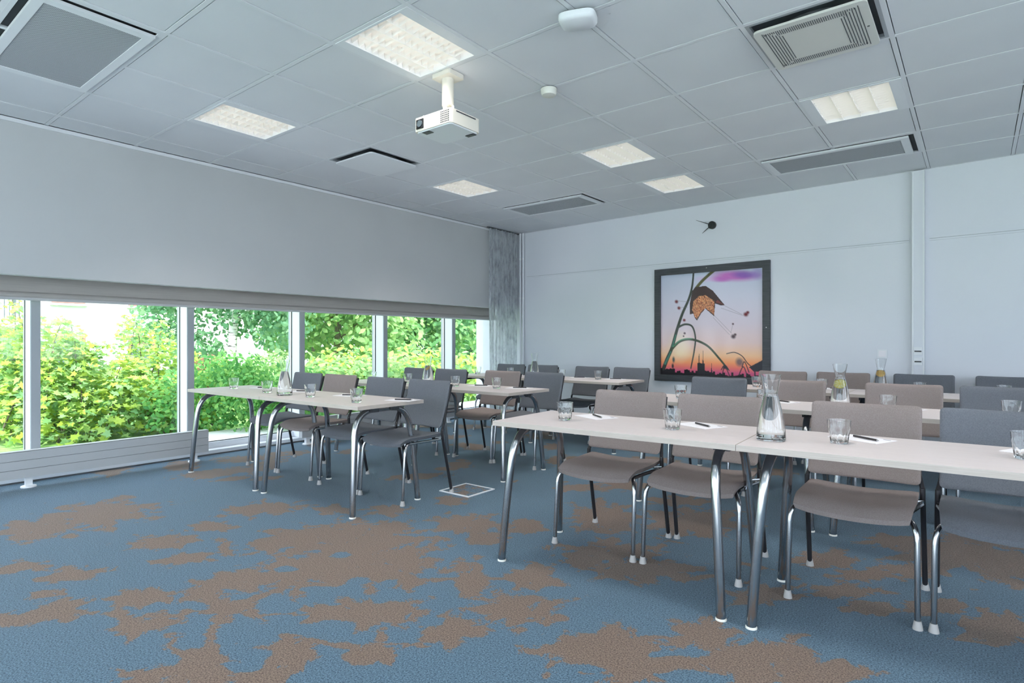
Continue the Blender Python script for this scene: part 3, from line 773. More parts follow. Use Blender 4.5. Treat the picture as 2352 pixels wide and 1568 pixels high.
for s,lab in ((-.835,'white heating pipe next to the curtain, left of the pair'),(-.775,'white heating pipe, right of the pair beside the curtain')):
    p = wall_empty('heating_pipe',s,0,.03); tag(p,lab,'pipe','heating pipes in the corner')
    MB().tube([(0,0,0),(0,0,CEIL)],.016,12).build('pipe', M['wall'], p, True)
    for z in (2.37,1.78,.5): MB().lathe([(.021,z-.014),(.021,z+.014)],12).build('clamp', M['white'], p, True)

# sheer curtain
def build_curtain():
    r = empty('curtain',(-.855,0,0)); tag(r,'sheer grey mottled curtain gathered in the window corner','curtain')
    ys=np.linspace(4.43,5.09,96); zs=np.linspace(.015,CEIL-.012,30); m=MB(); vs=[]
    for z in zs:
        k=1-.25*(z-1.3)/1.3
        for i,y in enumerate(ys):
            t=(y-4.43)/.66
            vs.append((.030*math.sin(t*62+.4*math.sin(z*2))*k+.008*math.sin(t*23+z), y+.008*math.sin(z*3+t*9), z))
    fs=[]
    for a in range(29):
        for b_ in range(95): fs.append((a*96+b_,a*96+b_+1,(a+1)*96+b_+1,(a+1)*96+b_))
    m.add(vs,fs).build('cloth',M['curtain'],r,True)
    MB().box(-.012,.012,4.40,5.12,CEIL-.016,CEIL-.001).build('track',M['groove'],r)
build_curtain()

# radiators
def radiator(name, ya, yb, label):
    r = empty(name,(-1.30,(ya+yb)/2,0)); h=(yb-ya)/2; tag(r,label,'radiator')
    for k in range(3):
        MB().box(.0,.062,-h,h,.080+.0685*k,.1455+.0685*k).build('panel',M['rad'],r)
    MB().box(.004,.056,-h+.004,h-.004,.084,.283).build('core',M['groove'],r)
    MB().box(-.002,.064,-h,h,.2855,.2885).build('top_plate',M['rad'],r)
    n=max(2,int((yb-ya)/1.25)+1)
    for k in range(n):
        y=-h+.08+(2*h-.20)*k/(n-1)
        f=MB().box(.012,.050,y-.022,y+.022,.012,.084).build('foot',M['white'],r)
        MB().lathe([(.052,0),(.050,.010),(.030,.016)],16,c=(.031,y,0)).build('foot_flange',M['white'],f,True)
radiator('radiator',-1.95,.735,'long low grey panel radiator on the carpet at the left window')
radiator('radiator',1.735,4.15,'long low grey radiator half hidden behind the left chairs')

# floor outlet
fo = empty('floor_outlet',(1.50,1.41,0)); tag(fo,'square carpeted floor outlet lid with a white metal rim','floor outlet')
for nm,(a,b_,c,d) in (('rim_bar',(-.150,.150,-.150,-.136)),('rim_bar',(-.150,.150,.136,.150)),('rim_bar',(-.150,-.136,-.136,.136)),('rim_bar',(.136,.150,-.136,.136))):
    MB().box(a,b_,c,d,.0,.007).build(nm,M['white'],fo)
lid=MB().box(-.136,.136,-.136,.136,0,.004).build('lid',M['carpet'],fo)

# ------------------------------------------------------------------ tables
TH, TD = .72, .58
def make_table(Ln):
    r = empty('folding_table')
    hl, hd = Ln/2, TD/2
    tp = MB().box(-hl+.002,hl-.002,-hd+.002,hd-.002,TH-.024,TH).build('tabletop',M['top'],r)
    e=MB(); e.box(-hl,hl,-hd,-hd+.003,TH-.0245,TH-.0005).box(-hl,hl,hd-.003,hd,TH-.0245,TH-.0005).box(-hl,-hl+.003,-hd+.003,hd-.003,TH-.0245,TH-.0005).box(hl-.003,hl,-hd+.003,hd-.003,TH-.0245,TH-.0005)
    e.build('edge_band',M['edge'],tp)
    for sx in (-1,1):
        ex = sx*(hl-.105)
        for sy in (-1,1):
            path=[(sx*(hl-.058),sy*(hd-.005),.006)]
            path+=bez((sx*(hl-.058),sy*(hd-.005),.02),(sx*(hl-.072),sy*(hd-.02),.25),(sx*(hl-.082),sy*(hd-.032),.40),(sx*(hl-.092),sy*(hd-.045),.52),5)
            path+=bez((sx*(hl-.092),sy*(hd-.045),.52),(sx*(hl-.099),sy*(hd-.060),.625),(ex,sy*(hd-.115),.674),(ex,sy*(hd-.215),.675),10)[1:]
            lg=MB().tube(path,.0195,14).build('leg',M['chrome'],r,True)
            MB().lathe([(.0225,0),(.0225,.005),(.0200,.009)],16,c=(sx*(hl-.058),sy*(hd-.005),0)).build('foot',M['plate'],lg,True)
            MB().box(ex-.035,ex+.035,sy*(hd-.20)-.03,sy*(hd-.20)+.03,.660,.6955).build('bracket',M['bracket'],lg)
        MB().tube([(ex,-(hd-.215),.675),(ex,(hd-.215),.675)],.0185,12).build('crossbar',M['chrome'],r,True)
    MB().box(-hl+.13,hl-.13,-.02,.02,.671,.6955).build('under_rail',M['bracket'],r)
    return r
tabs={'R':make_table(1.232),'L':make_table(1.165)}
tlen={'R':1.232,'L':1.165}
used=set()
def place_table(kind,x,y,a,label):
    """x, y: left front corner"""
    o=tabs[kind] if kind not in used else copy_tree(tabs[kind]); used.add(kind)
    a=math.radians(a); hx,hy=tlen[kind]/2,TD/2
    o.location=(x+hx*math.cos(a)-hy*math.sin(a), y+hx*math.sin(a)+hy*math.cos(a),0); o.rotation_euler=(0,0,a)
    tag(o,label,'table','pale conference tables in rows')
ROWS={ # block+row: kind, x, y, angle, phrase
 'R1':('R',2.56,.450,2.4,'front right row'),'R2':('R',2.60,1.945,.6,'second right row'),'R3':('R',2.50,3.40,0,'rear right row'),
 'L1':('L',-.870,.385,1.0,'front left row'),'L2':('L',-.730,1.765,.6,'second left row'),'L3':('L',-.605,3.41,0,'rear left row')}
for k,(kd,x,y,a,ph) in ROWS.items():
    ln=tlen[kd]+.002
    n1,n2=('aisle end','right-hand end') if k[0]=='R' else ('window end','aisle end')
    place_table(kd,x,y,a,'pale laminate table on chrome legs, %s, %s'%(ph,n1))
    place_table(kd,x+ln*math.cos(math.radians(a)),y+ln*math.sin(math.radians(a)),a,'pale laminate table on chrome legs, %s, %s'%(ph,n2))

# ------------------------------------------------------------------ chairs (they face -Y, backs away from the camera)
def seat_mesh():
    n,mn=14,14; top=[];bot=[]
    for j in range(mn+1):
        v=j/mn
        for i in range(n+1):
            u=i/n*2-1
            # superellipse-like plan: rounded corners
            wx=.228*(1-.05*(1-v)**3-.03*v**3)
            y=-.255+.435*v
            x=u*wx
            yy=y+(.018*(abs(u)**6) if v<.5 else -.018*(abs(u)**6))
            side=.016*u*u
            fr=-.034*max(0,(.26-v)/.26)**2
            z=.452+side+fr+.006*math.sin(math.pi*v)*(-1)
            edge=max(abs(u),abs(2*v-1))
            rnd=-.010*max(0,(edge-.86)/.14)**2
            top.append((x,yy,z+rnd)); bot.append((x*.97,yy*.975,z-.036+.004*edge))
    m=MB(); N1=(n+1)*(mn+1); fs=[]
    for j in range(mn):
        for i in range(n):
            a=j*(n+1)+i; fs.append((a,a+1,a+n+2,a+n+1)); fs.append((N1+a+n+1,N1+a+n+2,N1+a+1,N1+a))
    ring=[i for i in range(n+1)]+[j*(n+1)+n for j in range(1,mn+1)]+[mn*(n+1)+i for i in range(n-1,-1,-1)]+[j*(n+1) for j in range(mn-1,0,-1)]
    for k in range(len(ring)):
        a,b_=ring[k],ring[(k+1)%len(ring)]; fs.append((b_,a,N1+a,N1+b_))
    m.add(top+bot,fs)
    return m
def back_mesh():
    US=[-1,-.985,-.955,-.90,-.75,-.5,-.25,0,.25,.5,.75,.90,.955,.985,1]; VS=[0,.02,.06,.14,.3,.5,.7,.86,.94,.98,1]
    n,mn=14,10; fr=[];bk=[]
    for v in VS:
        z=.487+.345*v
        yc=.148+.105*v+.012*math.sin(math.pi*v)
        for u in US:
            ev=max(0,(abs(2*v-1)-.88)/.12); eu=max(0,(abs(u)-.90)/.10)
            wx=.229-.007*ev**3
            y=yc-.042*u*u+.024
            zz=z+.006*u*u-.006*eu**3*(1 if v>.5 else -1)*ev
            k=.5-.38*max(ev,eu)**3
            fr.append((u*wx,y-.026*k,zz)); bk.append((u*wx,y+.026*k,zz))
    m=MB(); N1=(n+1)*(mn+1); fs=[]
    for j in range(mn):
        for i in range(n):
            a=j*(n+1)+i; fs.append((a,a+1,a+n+2,a+n+1)); fs.append((N1+a+n+1,N1+a+n+2,N1+a+1,N1+a))
    ring=[i for i in range(n+1)]+[j*(n+1)+n for j in range(1,mn+1)]+[mn*(n+1)+i for i in range(n-1,-1,-1)]+[j*(n+1) for j in range(mn-1,0,-1)]
    for k in range(len(ring)):
        a,b_=ring[k],ring[(k+1)%len(ring)]; fs.append((b_,a,N1+a,N1+b_))
    m.add(fr+bk,fs)
    return m
def make_chair(fab):
    r=empty('stacking_chair')
    seat_mesh().build('seat',M[fab],r,True)
    back_mesh().build('backrest',M[fab],r,True)
    for sx in (-1,1):
        # front leg bends into the rail under the seat
        p=[(sx*.238,-.237,.008),(sx*.237,-.228,.15),(sx*.235,-.214,.335)]+bez((sx*.235,-.214,.335),(sx*.234,-.206,.395),(sx*.215,-.190,.408),(sx*.200,-.150,.409),6)[1:]
        lg=MB().tube(p,.0112,10).build('leg',M['chrome'],r,True)
        MB().lathe([(.0185,0),(.0180,.006),(.0125,.034)],14,c=(sx*.238,-.237,0)).build('foot',M['glide'],lg,True)
        MB().tube([(sx*.200,-.155,.409),(sx*.206,.0,.409),(sx*.232,.128,.412)],.010,8).build('seat_rail',M['chrome'],r,True)
        p=[(sx*.240,.237,.008),(sx*.238,.195,.20)]+bez((sx*.236,.158,.37),(sx*.2355,.148,.42),(sx*.235,.143,.44),(sx*.234,.146,.48),5)
        lg=MB().tube(p,.0112,10).build('leg',M['darksteel'],r,True)
        MB().lathe([(.0185,0),(.0180,.006),(.0125,.034)],14,c=(sx*.240,.237,0)).build('foot',M['glide'],lg,True)
        MB().tube([(sx*.234,.146,.478),(sx*.222,.176,.53),(sx*.214,.208,.64),(sx*.214,.240,.74),(sx*.214,.262,.81)],.0100,8).build('back_upright',M['darksteel'],r,True)
        MB().tube([(sx*.205,.10,.425),(sx*.236,.135,.425)],.008,8).build('seat_bolt',M['chrome'],r,True)
    return r
protos={f:make_chair(f) for f in ('taupe','slate')}; cused=set()
def place_chair(fab,x,y,a,label,grp):
    o=protos[fab] if fab not in cused else copy_tree(protos[fab]); cused.add(fab)
    o.location=(x,y,0); o.rotation_euler=(0,0,math.radians(a)); tag(o,label,'chair',grp)
    return o
CH={
 'R1':[('taupe',2.915,1.093,1.5),('taupe',3.44,1.118,1.5),('taupe',4.13,1.138,.5),('slate',4.655,1.155,1)],
 'R2':[('slate',2.865,2.77,-1),('taupe',3.44,2.79,1),('taupe',4.15,2.82,1),('slate',4.695,2.88,1)],
 'R3':[('taupe',3.005,4.22,-2),('taupe',3.53,4.30,-2),('slate',4.17,4.36,-1),('slate',4.77,4.38,-1)],
 'L1':[('slate',-.475,1.085,0),('taupe',.033,1.090,1),('slate',.690,1.058,0),('slate',1.205,1.060,-1)],
 'L2':[('slate',-.425,2.46,0),('slate',.075,2.48,1),('taupe',.750,2.53,0),('slate',1.245,2.55,-1)],
 'L3':[('slate',-.30,4.00,0),('slate',.205,4.02,1),('slate',.935,4.00,0),('slate',1.43,4.03,-2)]}
SEATW={'R':['nearest the aisle','second from the aisle','third from the aisle','furthest right'],
       'L':['nearest the window','second from the window','third from the window','at the aisle end']}
for row,lst in CH.items():
    for k,(fab,x,y,a) in enumerate(lst):
        nm={'taupe':'taupe','slate':'slate grey'}[fab]
        place_chair(fab,x,y,a,'%s fabric chair with chrome legs, %s, %s'%(nm,ROWS[row][4],SEATW[row[0]][k]),'upholstered stacking chairs')

# ------------------------------------------------------------------ table ware
def make_tumbler():
    def mod(a,z,r):
        if .004<z<.060 and r>.033: return 1-.10*abs(math.cos(4.5*a))**1.5*math.sin(math.pi*(z-.004)/.056)
        return 1
    outer=[(.001,0),(.030,0),(.0325,.003),(.0335,.011),(.0348,.020),(.0362,.030),(.0378,.040),(.0394,.050),(.0404,.056),(.0415,.062),(.0422,.075),(.0440,.095)]
    inner=[(.0425,.0955),(.0402,.075),(.0392,.062),(.0375,.050),(.0345,.030),(.0315,.014),(.028,.010),(.001,.009)]
    m=MB().lathe(outer+inner,72,mod=mod,close=True)
    return m.mesh('water_glass',True)
me_t=make_tumbler(); me_t.materials.append(M['glass'])
car_out=[(.001,0),(.054,0),(.0575,.004),(.0575,.02),(.0545,.055),(.0495,.09),(.042,.13),(.0335,.165),(.0275,.188),(.0262,.198),(.0285,.210),(.0335,.235),(.0385,.262),(.0405,.275)]
car_in=[(.0390,.2755),(.0370,.262),(.0320,.235),(.0270,.210),(.0247,.198),(.0260,.188),(.0318,.165),(.0402,.13),(.0476,.09),(.0526,.055),(.0555,.022),(.051,.014),(.001,.013)]
me_c=MB().lathe(car_out+car_in,40,close=True).mesh('carafe_glass',True); me_c.materials.append(M['glass'])
wp=[(.001,.0135),(.0508,.0145),(.0553,.0222),(.0524,.055),(.0474,.09),(.0400,.13),(.0316,.165),(.0264,.184),(.001,.184)]
me_w=MB().lathe(wp,40).mesh('carafe_water',True); me_w.materials.append(M['water'])
def tumbler(x,y,label,grp='water glasses set out on the tables'):
    o=link('water_glass',me_t); o.location=(x,y,TH+.0005); o.rotation_euler=(0,0,random.uniform(0,.7)); tag(o,label,'glass',grp)
def carafe(x,y,label):
    r=empty('water_carafe',(x,y,TH+.0005)); tag(r,label,'carafe','water carafes')
    link('vessel',me_c,None,r); link('water',me_w,None,r)
def rowpt(row,s,d):     # s metres from the left end, d metres from the front edge
    kd,x,y,a,_=ROWS[row]; a=math.radians(a)
    return (x+s*math.cos(a)-d*math.sin(a), y+s*math.sin(a)+d*math.cos(a))
me_p=MB().box(-.105,.105,-.074,.074,0,.0016).mesh('notepad'); me_p.materials.append(M['paper'])
me_l=MB().box(.060,.090,.050,.060,.0016,.0018).mesh('letterhead'); me_l.materials.append(M['print'])
def paper(x,y,a,label):
    o=link('notepad',me_p); o.location=(x,y,TH+.0004); o.rotation_euler=(0,0,math.radians(a)); tag(o,label,'notepad','notepads at the places')
    link('letterhead',me_l,None,o)
mp_=MB().tube([(-.060,0,.0055),(.060,0,.0055)],.0045,8); me_pen=mp_.mesh('barrel',True); me_pen.materials.append(M['pen'])
me_tip=MB().tube([(.060,0,.0055),(.070,0,.0055)],[.004,.0012],8).mesh('tip',True); me_tip.materials.append(M['steel'])
me_clip=MB().box(-.058,-.022,-.0012,.0012,.0098,.0112).mesh('clip'); me_clip.materials.append(M['steel'])
def pen(x,y,a,label):
    r=empty('ballpoint_pen',(x,y,TH+.0022),math.radians(a)); tag(r,label,'pen','pens on the notepads')
    link('barrel',me_pen,None,r); link('tip',me_tip,None,r); link('clip',me_clip,None,r)
SET={ # per row: glass x,y ; paper x,y ; angles
 'R1':[(2.848,.700),(3.424,.742),(4.112,.800),(4.690,.845)],
 'R2':[(2.86,2.22),(3.44,2.22),(4.140,2.22),(4.700,2.25)],
 'R3':[(2.982,3.67),(3.519,3.67),(4.205,3.68),(4.710,3.68)],
 'L1':[(-.560,.640),(.040,.612),(.650,.612),(1.245,.580)],
 'L2':[(-.437,2.05),(.117,2.05),(.784,2.03),(1.235,2.08)],
 'L3':[(-.42,3.70),(.113,3.70),(.850,3.70),(1.312,3.72)]}
for row,lst in SET.items():
    for k,(x,y) in enumerate(lst):
        ph='%s, place %s'%(ROWS[row][4],SEATW[row[0]][k])
        tumbler(x,y,'clear faceted water glass, '+ph)
        f=1 if row[0]=='R' else -1
        _,ty=rowpt(row,x-ROWS[row][1],0)
        pyy=ty+TD-.115
        if row[0]=='R': px_,pa,ppa=x+.055,-24,-38
        else: px_,pa,ppa=x+.12,12,58
        paper(px_,pyy,pa,'white notepad, '+ph)
        pen(px_+.015,pyy-.012,ppa if row[0]=='R' else ppa-30,'black ballpoint pen on a notepad, '+ph)
carafe(3.872,.712,'tall glass water carafe at the front right, nearest and largest')
carafe(3.888,2.215,'glass water carafe with a lemon slice on the second right row')
carafe(3.944,3.675,'glass water carafe with an orange slice on the rear right row')
carafe(.345,.585,'glass water carafe on the front left row against the window')
carafe(.402,2.05,'glass water carafe with a peach slice on the second left row')
carafe(.471,3.70,'glass water carafe on the rear left row by the far wall')
def slice_(name,x,y,z,r,rind,pulp,tilt,label):
    o=empty(name,(x,y,z)); o.rotation_euler=tilt; tag(o,label,'fruit slice')
    MB().lathe([(r,-.003),(r,.003)],20).build('rind',rind,o,True)
    for k in range(8):
        a=2*math.pi*k/8; pts=[(.12*r*math.cos(a+.39),.12*r*math.sin(a+.39))]+[(.88*r*math.cos(a+.08+.157*q),.88*r*math.sin(a+.08+.157*q)) for q in range(5)]
        MB().prism(pts,-.0036,.0036).build('segment',pulp,o)
slice_('lemon_slice',3.888,2.215,TH+.150,.029,M['lemon'],M['lemonpulp'],(math.radians(62),math.radians(20),math.radians(-20)),'yellow lemon slice floating in a carafe on the second right row')
slice_('orange_slice',3.944,3.675,TH+.155,.027,M['orange'],M['orangepulp'],(math.radians(80),0,math.radians(-10)),'orange slice floating in a carafe on the rear right row')
slice_('orange_slice',.402,2.05,TH+.158,.026,M['orange'],M['orangepulp'],(math.radians(55),math.radians(15),math.radians(-40)),'orange slice in a carafe on the second left row')

# ------------------------------------------------------------------ outside
gr = MB().box(-60,XG-.10,-40,70,-.6,-.12).build('ground',M['grass']); tag(gr,'green lawn and planting ground outside the windows','grass',kind='stuff')
tc_ = MB().prism([(XG-.10,-40),(40,-40),(40,70),(X1+.2,70),(X1+.2,Y0-.2),(XG-.10,Y0-.2)],-.6,-.12).build('terrace',M['concrete']); tag(tc_,'pale paved terrace around the far sides of the building','terrace')
lg = MB().box(-3.1,XG-.052,-8,9,-.12,-.01).build('ledge',M['concrete']); tag(lg,'pale concrete ledge along the outside of the windows','ledge')
def view(px,dist,z=None):          # a point that lies in view direction px at a horizontal distance
    r=(px-1176)/FPX; dx=r*math.cos(YAW)+math.sin(YAW); dy=-r*math.sin(YAW)+math.cos(YAW); n=math.hypot(dx,dy)
    return (CX+dx/n*dist, CY+dy/n*dist)
MAPLE=[(0,-.5),(.10,-.22),(.44,-.30),(.34,-.06),(.56,.20),(.24,.16),(0,.62),(-.24,.16),(-.56,.20),(-.34,-.06),(-.44,-.30),(-.10,-.22)]
OVAL=[(0,-.5),(.30,-.12),(.22,.28),(0,.55),(-.22,.28),(-.30,-.12)]
def leaf_frames(P,Nn,rg):
    T=rg.normal(size=P.shape); T-=Nn*(T*Nn).sum(1,keepdims=True); T/=np.linalg.norm(T,axis=1,keepdims=True)
    return T,np.cross(Nn,T)
def leaf_mesh(name,P,Nn,S,shape,rg):
    sh=np.array(shape); k=len(sh)
    T,B=leaf_frames(P,Nn,rg)
    fold=(np.abs(sh[:,0])*.25)[None,:,None]*Nn[:,None,:]
    V=P[:,None,:]+S[:,None,None]*(sh[None,:,0,None]*B[:,None,:]+sh[None,:,1,None]*T[:,None,:]+fold)
    n=len(P); me=bpy.data.meshes.new(name)
    me.vertices.add(n*k); me.vertices.foreach_set('co',V.ravel())
    me.loops.add(n*k); me.loops.foreach_set('vertex_index',np.arange(n*k,dtype=np.int32))
    me.polygons.add(n); me.polygons.foreach_set('loop_start',np.arange(0,n*k,k,dtype=np.int32))
    me.update(calc_edges=True)
    return me
def normals(n,rg,up=1.0,out=None):
    v=rg.normal(size=(n,3))*.55; v[:,2]+=up
    v[:,0]+=.35                     # leaves turn a little towards the open side
    if out is not None: v+=out*.5
    return v/np.linalg.norm(v,axis=1,keepdims=True)
def clouds(blobs,n,rg,shell=.55):
    """points in a union of ellipsoids (x,y,z,rx,ry,rz)"""
    w=np.array([b[3]*b[4]*b[5] for b in blobs])**.75; w/=w.sum()
    which=rg.choice(len(blobs),n,p=w); Bm=np.array(blobs)[which]
    d=rg.normal(size=(n,3)); d/=np.linalg.norm(d,axis=1,keepdims=True)
    r=(shell+(1-shell)*rg.random(n))[:,None]
    return Bm[:,:3]+d*Bm[:,3:]*r, d
leaf_me=MB().add([(x*.11,y*.11,abs(x)*.11*.25) for x,y in MAPLE],[tuple(range(12))]).mesh('leaf'); leaf_me.materials.append(M['maple'])
def maple(px,dist,h,w,n,nobj,label,seed):
    rg=np.random.default_rng(seed); x,y=view(px,dist); r=empty('maple_shrub',(x,y,-.12)); tag(r,label,'shrub','maple shrubs outside the windows')
    right=np.array([math.cos(YAW),-math.sin(YAW),0]); fwd=np.array([math.sin(YAW),math.cos(YAW),0])
    P=[];D=[]
    for s in range(9):
        u=(s-4)/4; hh=h*(1-.33*abs(u)**1.5)*rg.uniform(.86,1.06); base=right*u*w*.55+fwd*rg.uniform(-.3,.4); tip=right*u*w*rg.uniform(.85,1.05)+fwd*rg.uniform(-.5,.5); tip[2]=hh
        pth=[base+(tip-base)*t+np.array([0,0,0])+right*.06*math.sin(5*t+s) for t in np.linspace(0,1,7)]
        MB().tube(pth,[.014*(1-.75*t) for t in np.linspace(0,1,7)],6).build('stem',M['bark'],r,True)
        m=n//9
        t=rg.beta(1.5,1.0,m)*.98+.03; c=base+(tip-base)*t[:,None]
        rad=(.10+.42*(1-t)**.6)
        tier=np.round(t*11)/11-t
        off=rg.normal(size=(m,3)); off[:,2]*=.35; off/=np.maximum(np.linalg.norm(off,axis=1,keepdims=True),1e-6); off*= (rad*rg.random(m)**.5)[:,None]
        q=c+off; q[:,2]+=tier*hh*.6; q[:,2]=np.maximum(q[:,2],.04); q[:,0]=np.where(q[:,0]+x>-3.15, 2*(-3.15-x)-q[:,0], q[:,0])
        P.append(q); D.append(off)
    P=np.concatenate(P); D=np.concatenate(D); nn=normals(len(P),rg,1.25,D/.5); S=rg.uniform(.065,.115,len(P))*(.75+.5*np.clip(1-P[:,2]/h,0,1))
    order=np.argsort(P@fwd); pick=order[:nobj*3:3]; rest=np.setdiff1d(np.arange(len(P)),pick)
    o=link('foliage',leaf_mesh('foliage',P[rest],nn[rest],S[rest],MAPLE,rg),M['maple'],r); o['kind']='stuff'
    T,B=leaf_frames(P[pick],nn[pick],rg)
    for k,i in enumerate(pick):
        lf=link('leaf',leaf_me,None,r); mt=Matrix((( *B[k],0),( *T[k],0),( *nn[i],0),(0,0,0,1))).transposed(); mt.translation=Vector(P[i])
        lf.matrix_local=mt@Matrix.Scale(S[i]/.11,4)
maple(15,9.8,1.80,1.25,2600,60,'yellow-green maple shrub seen in the leftmost window pane',21)
maple(150,9.5,1.42,1.05,2800,80,'leafy maple shrub in the second pane, left of the tallest shoots',22)
maple(300,9.9,1.50,1.15,3000,80,'broad maple shrub with bright new leaves in the second pane, right part',23)
maple(405,9.2,.80,.55,900,30,'low maple shrub beside the second window mullion',24)

def tree(name,mats,px,dist,blobs,n,size,label,seed,trunk=None,shape=OVAL,up=.7,grp='trees outside the windows'):
    rg=np.random.default_rng(seed); x,y=view(px,dist); r=empty(name,(x,y,-.12)); tag(r,label,'tree',grp)
    right=np.array([math.cos(YAW),-math.sin(YAW),0]); fwd=np.array([math.sin(YAW),math.cos(YAW),0])
    bl=[(*(right*b[0]+fwd*b[1]+np.array([0,0,b[2]])),b[3],b[3],b[4]) for b in blobs]
    P,D=clouds(bl,n,rg,.35); P[:,2]=np.maximum(P[:,2],.05)
    S=rg.uniform(.7,1.3,n)*size
    o=link('foliage',leaf_mesh('foliage',P,normals(n,rg,up,D),S,shape,rg),mats,r); o['kind']='stuff'
    if trunk:
        tm,th,tr_,lean=trunk
        pth=[right*lean*math.sin(t*2)*.3+np.array([0,0,th*t]) for t in np.linspace(0,1,8)]
        MB().tube(pth,[tr_*(1-.6*t) for t in np.linspace(0,1,8)],10).build('trunk',tm,r,True)
        for k in range(7):
            t=.35+.09*k; p0=right*lean*math.sin(t*2)*.3+np.array([0,0,th*t]); a=k*2.4
            p1=p0+right*math.cos(a)*1.0+fwd*math.sin(a)*.7+np.array([0,0,.7+.1*k])
            MB().tube([p0,(p0+p1)/2+np.array([0,0,.1]),p1],[tr_*.35,tr_*.25,tr_*.08],6).build('branch',tm,r,True)
    return r
tree('birch_tree',M['birch'],525,13.0,[(0,0,3.4,1.5,1.3),(-.9,.2,2.6,1.0,1.1),(.8,-.2,2.7,1.0,1.0),(-1.3,0,1.7,.6,.7),(.5,.4,4.6,1.3,1.2),(.2,.3,2.0,.9,.7),(-.4,-.3,4.4,1.2,1.0),(-.7,.1,1.1,.7,.5),(1.0,0,1.7,.7,.7)],15000,.105,'silver birch tree with pale trunk seen in the third pane',31,(M['birchbark'],4.6,.10,.5),up=.2)
tree('deciduous_tree',M['treea'],770,15.0,[(0,0,2.6,1.7,1.3),(-1.0,.3,1.6,1.1,1.0),(1.0,.2,1.5,1.2,1.0),(.2,.4,4.2,1.6,1.4)],6000,.17,'bright lime green tree filling the fourth pane',32,(M['bark'],3.6,.10,.3))
tree('deciduous_tree',M['treeb'],725,19.0,[(0,0,3.6,2.2,2.0),(1.6,.5,4.8,2.0,1.8),(2.9,.6,3.6,1.8,1.8),(.6,.2,1.4,2.2,1.3)],6000,.20,'darker green tree standing behind the lime green tree',33,(M['bark'],4.5,.16,.2))
tree('deciduous_tree',M['treeb'],930,18.0,[(0,0,2.6,1.6,1.5),(1.2,.2,3.4,1.5,1.5),(-1.0,.2,3.9,1.5,1.4),(.4,.3,1.2,1.6,1.1),(1.7,.2,1.7,1.0,1.0)],6500,.18,'full green tree seen in the fifth pane',34,(M['bark'],3.6,.13,.3))
tree('deciduous_tree',M['treea'],985,24.0,[(0,0,4.6,2.2,2.0),(-1.8,.2,4.8,2.0,1.7),(.4,0,2.4,1.9,1.4)],4500,.22,'pale green tree rising behind the fifth pane tree',35,(M['bark'],4.5,.14,.2))
tree('deciduous_tree',M['birch'],1078,22.0,[(0,0,2.4,.95,1.3),(.2,.1,1.2,.8,.9),(-.6,.1,.9,.8,.8)],3200,.16,'slim blue-green tree in the last pane beside the curtain',36,(M['bark'],3.4,.09,.3))
tree('clipped_hedge',M['hedge'],515,8.6,[(-.45,0,.45,.60,.50),(.30,.1,.50,.62,.52),(.95,.2,.45,.55,.48),(0,.2,.85,.5,.3)],5200,.065,'dense dark green hedge low outside the third pane',37,None,up=.5,grp='bushes outside the windows')
tree('bush',M['treea'],620,11.0,[(0,0,.55,.8,.55),(1.0,.3,.5,.8,.5),(1.9,.5,.5,.8,.55)],3600,.11,'low light green bush right of the hedge',38,None,grp='bushes outside the windows')
tree('bush',M['maple'],800,12.0,[(0,0,.6,1.0,.6),(1.3,.3,.6,1.0,.6),(2.6,.5,.55,1.0,.55),(3.8,.8,.6,1.0,.6)],4200,.13,'long bright bush under the trees behind the back tables',39,None,grp='bushes outside the windows')
tree('bush',M['redleaf'],492,12.0,[(0,0,.62,.42,.42),(-.35,.1,.80,.25,.22)],500,.09,'small russet leaved bush below the birch',40,None,grp='bushes outside the windows')

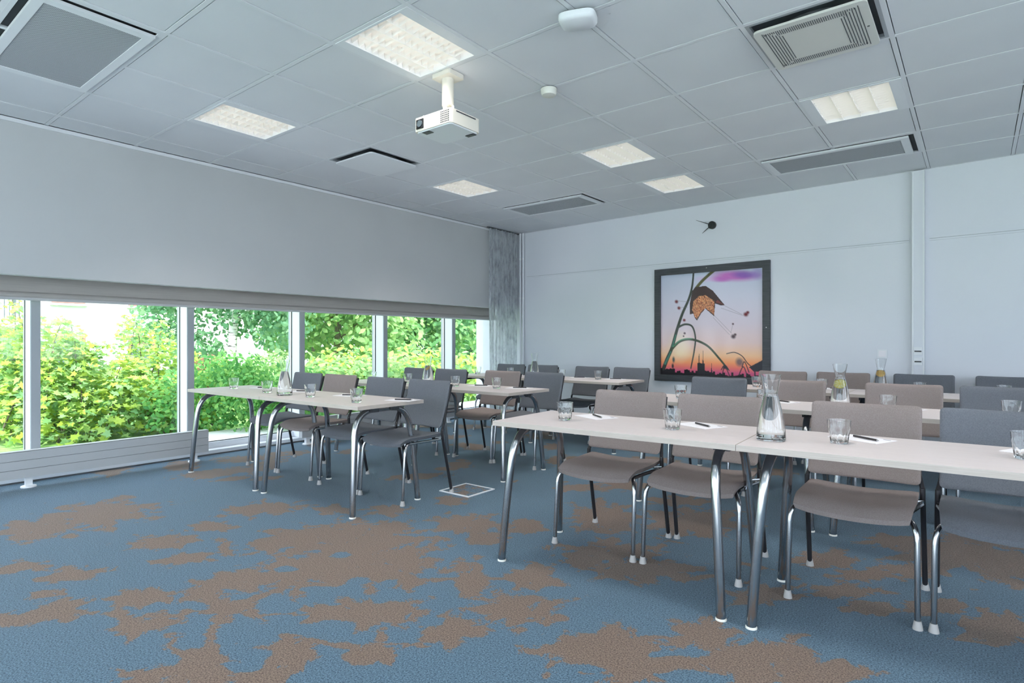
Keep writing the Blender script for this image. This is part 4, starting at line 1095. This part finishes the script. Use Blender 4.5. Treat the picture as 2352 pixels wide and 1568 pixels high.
# white apartment house far left
XB=-22.0
def bat(px,py):   # point on the facade plane
    r=(px-1176)/FPX; dx=r*math.cos(YAW)+math.sin(YAW); dy=-r*math.sin(YAW)+math.cos(YAW); t=(XB-CX)/dx
    return (CY+dy*t, H+(784-py)/FPX*t)
ab=empty('apartment_building',(XB,4,-.12)); tag(ab,'white rendered apartment house with red framed windows behind the shrubs','building')
MB().box(-9,0,-16,11.5,0,11).build('wall',M['facade'],ab)
MB().box(-9.4,.4,-16.4,11.9,11,11.4).build('roof',M['redframe'],ab)
def bwin(ya,yb,za,zb):
    ya-=4; yb-=4; za+=.12; zb+=.12
    w=MB().box(.0,.03,ya,yb,za,zb).build('window',M['dkglass'],ab)
    f=MB(); t=.07
    f.box(.0,.06,ya,yb,zb-t,zb).box(.0,.06,ya,yb,za,za+t).box(.0,.06,ya,ya+t,za+t,zb-t).box(.0,.06,yb-t,yb,za+t,zb-t).box(0,.06,(ya+yb)/2-.03,(ya+yb)/2+.03,za+t,zb-t).box(0,.06,ya+t,yb-t,zb-.36,zb-.31)
    f.build('window_frame',M['redframe'],w)
    MB().box(.0,.16,ya-.06,yb+.06,za-.10,za-.02).build('window_sill',M['facade'],w)
y0,z0=bat(118,694); y1,_=bat(195,694); y2,_=bat(295,700); y3,_=bat(360,700); _,zt=bat(150,770)
for (a,b_) in ((y0,y1),(y2,y3),(2*y0-y2,2*y1-y3)):
    for lv in (0,1,2): bwin(a,b_,z0+2.75*lv,z0+1.45+2.75*lv)
    bwin(a,b_,zt-1.3,zt)
yb0,zb0=bat(58,742); yb1,zb1=bat(-160,742); _,zr=bat(30,690)
bal=MB().box(.0,1.2,yb1-4,yb0-4,zb0-.06,zb0+.12).build('balcony_slab',M['concrete'],ab)
for k in range(26):
    y=yb0-4-.02-k*.13
    if y<yb1-4: break
    MB().box(1.14,1.17,y-.013,y+.013,zb0+.12,zr+.30).build('baluster',M['railing'],bal)
MB().box(1.12,1.19,yb1-4,yb0-4,zr+.28,zr+.34).build('handrail',M['railing'],bal)
for y in (yb0-4-.03,yb0-4-.55): MB().box(1.10,1.2,y-.05,y+.05,zb0+.12,zr+1.2).build('post',M['railing'],bal)
MB().box(.0,.06,yb0-4-2.2,yb0-4-1.15,zb0+.12,zb0+2.2).build('balcony_door',M['redframe'],ab)

# second house seen past the trees by the curtain
hx,hy=view(1120,44); hb=empty('town_house',(hx,hy,-.12),math.radians(30)); tag(hb,'pale town house with rows of windows beyond the last pane','building')
MB().box(-9,9,0,9,0,13).build('wall',M['facade2'],hb)
MB().add([(-9.3,-.3,13),(9.3,-.3,13),(9.3,9.3,13),(-9.3,9.3,13),(-9.3,4.5,16),(9.3,4.5,16)],[(0,1,5,4),(2,3,4,5),(0,4,3),(1,2,5),(3,2,1,0)]).build('roof',M['redframe'],hb)
for lv in range(4):
    for k in range(8):
        x=-8+2.15*k; z=.9+3.1*lv
        w=MB().box(x,x+.95,-.04,.0,z,z+1.5).build('window',M['dkglass'],hb)
        MB().box(x-.05,x+1.0,-.07,0,z-.08,z).box(x+.45,x+.5,-.06,-.03,z,z+1.5).build('window_frame',M['facade'],w)
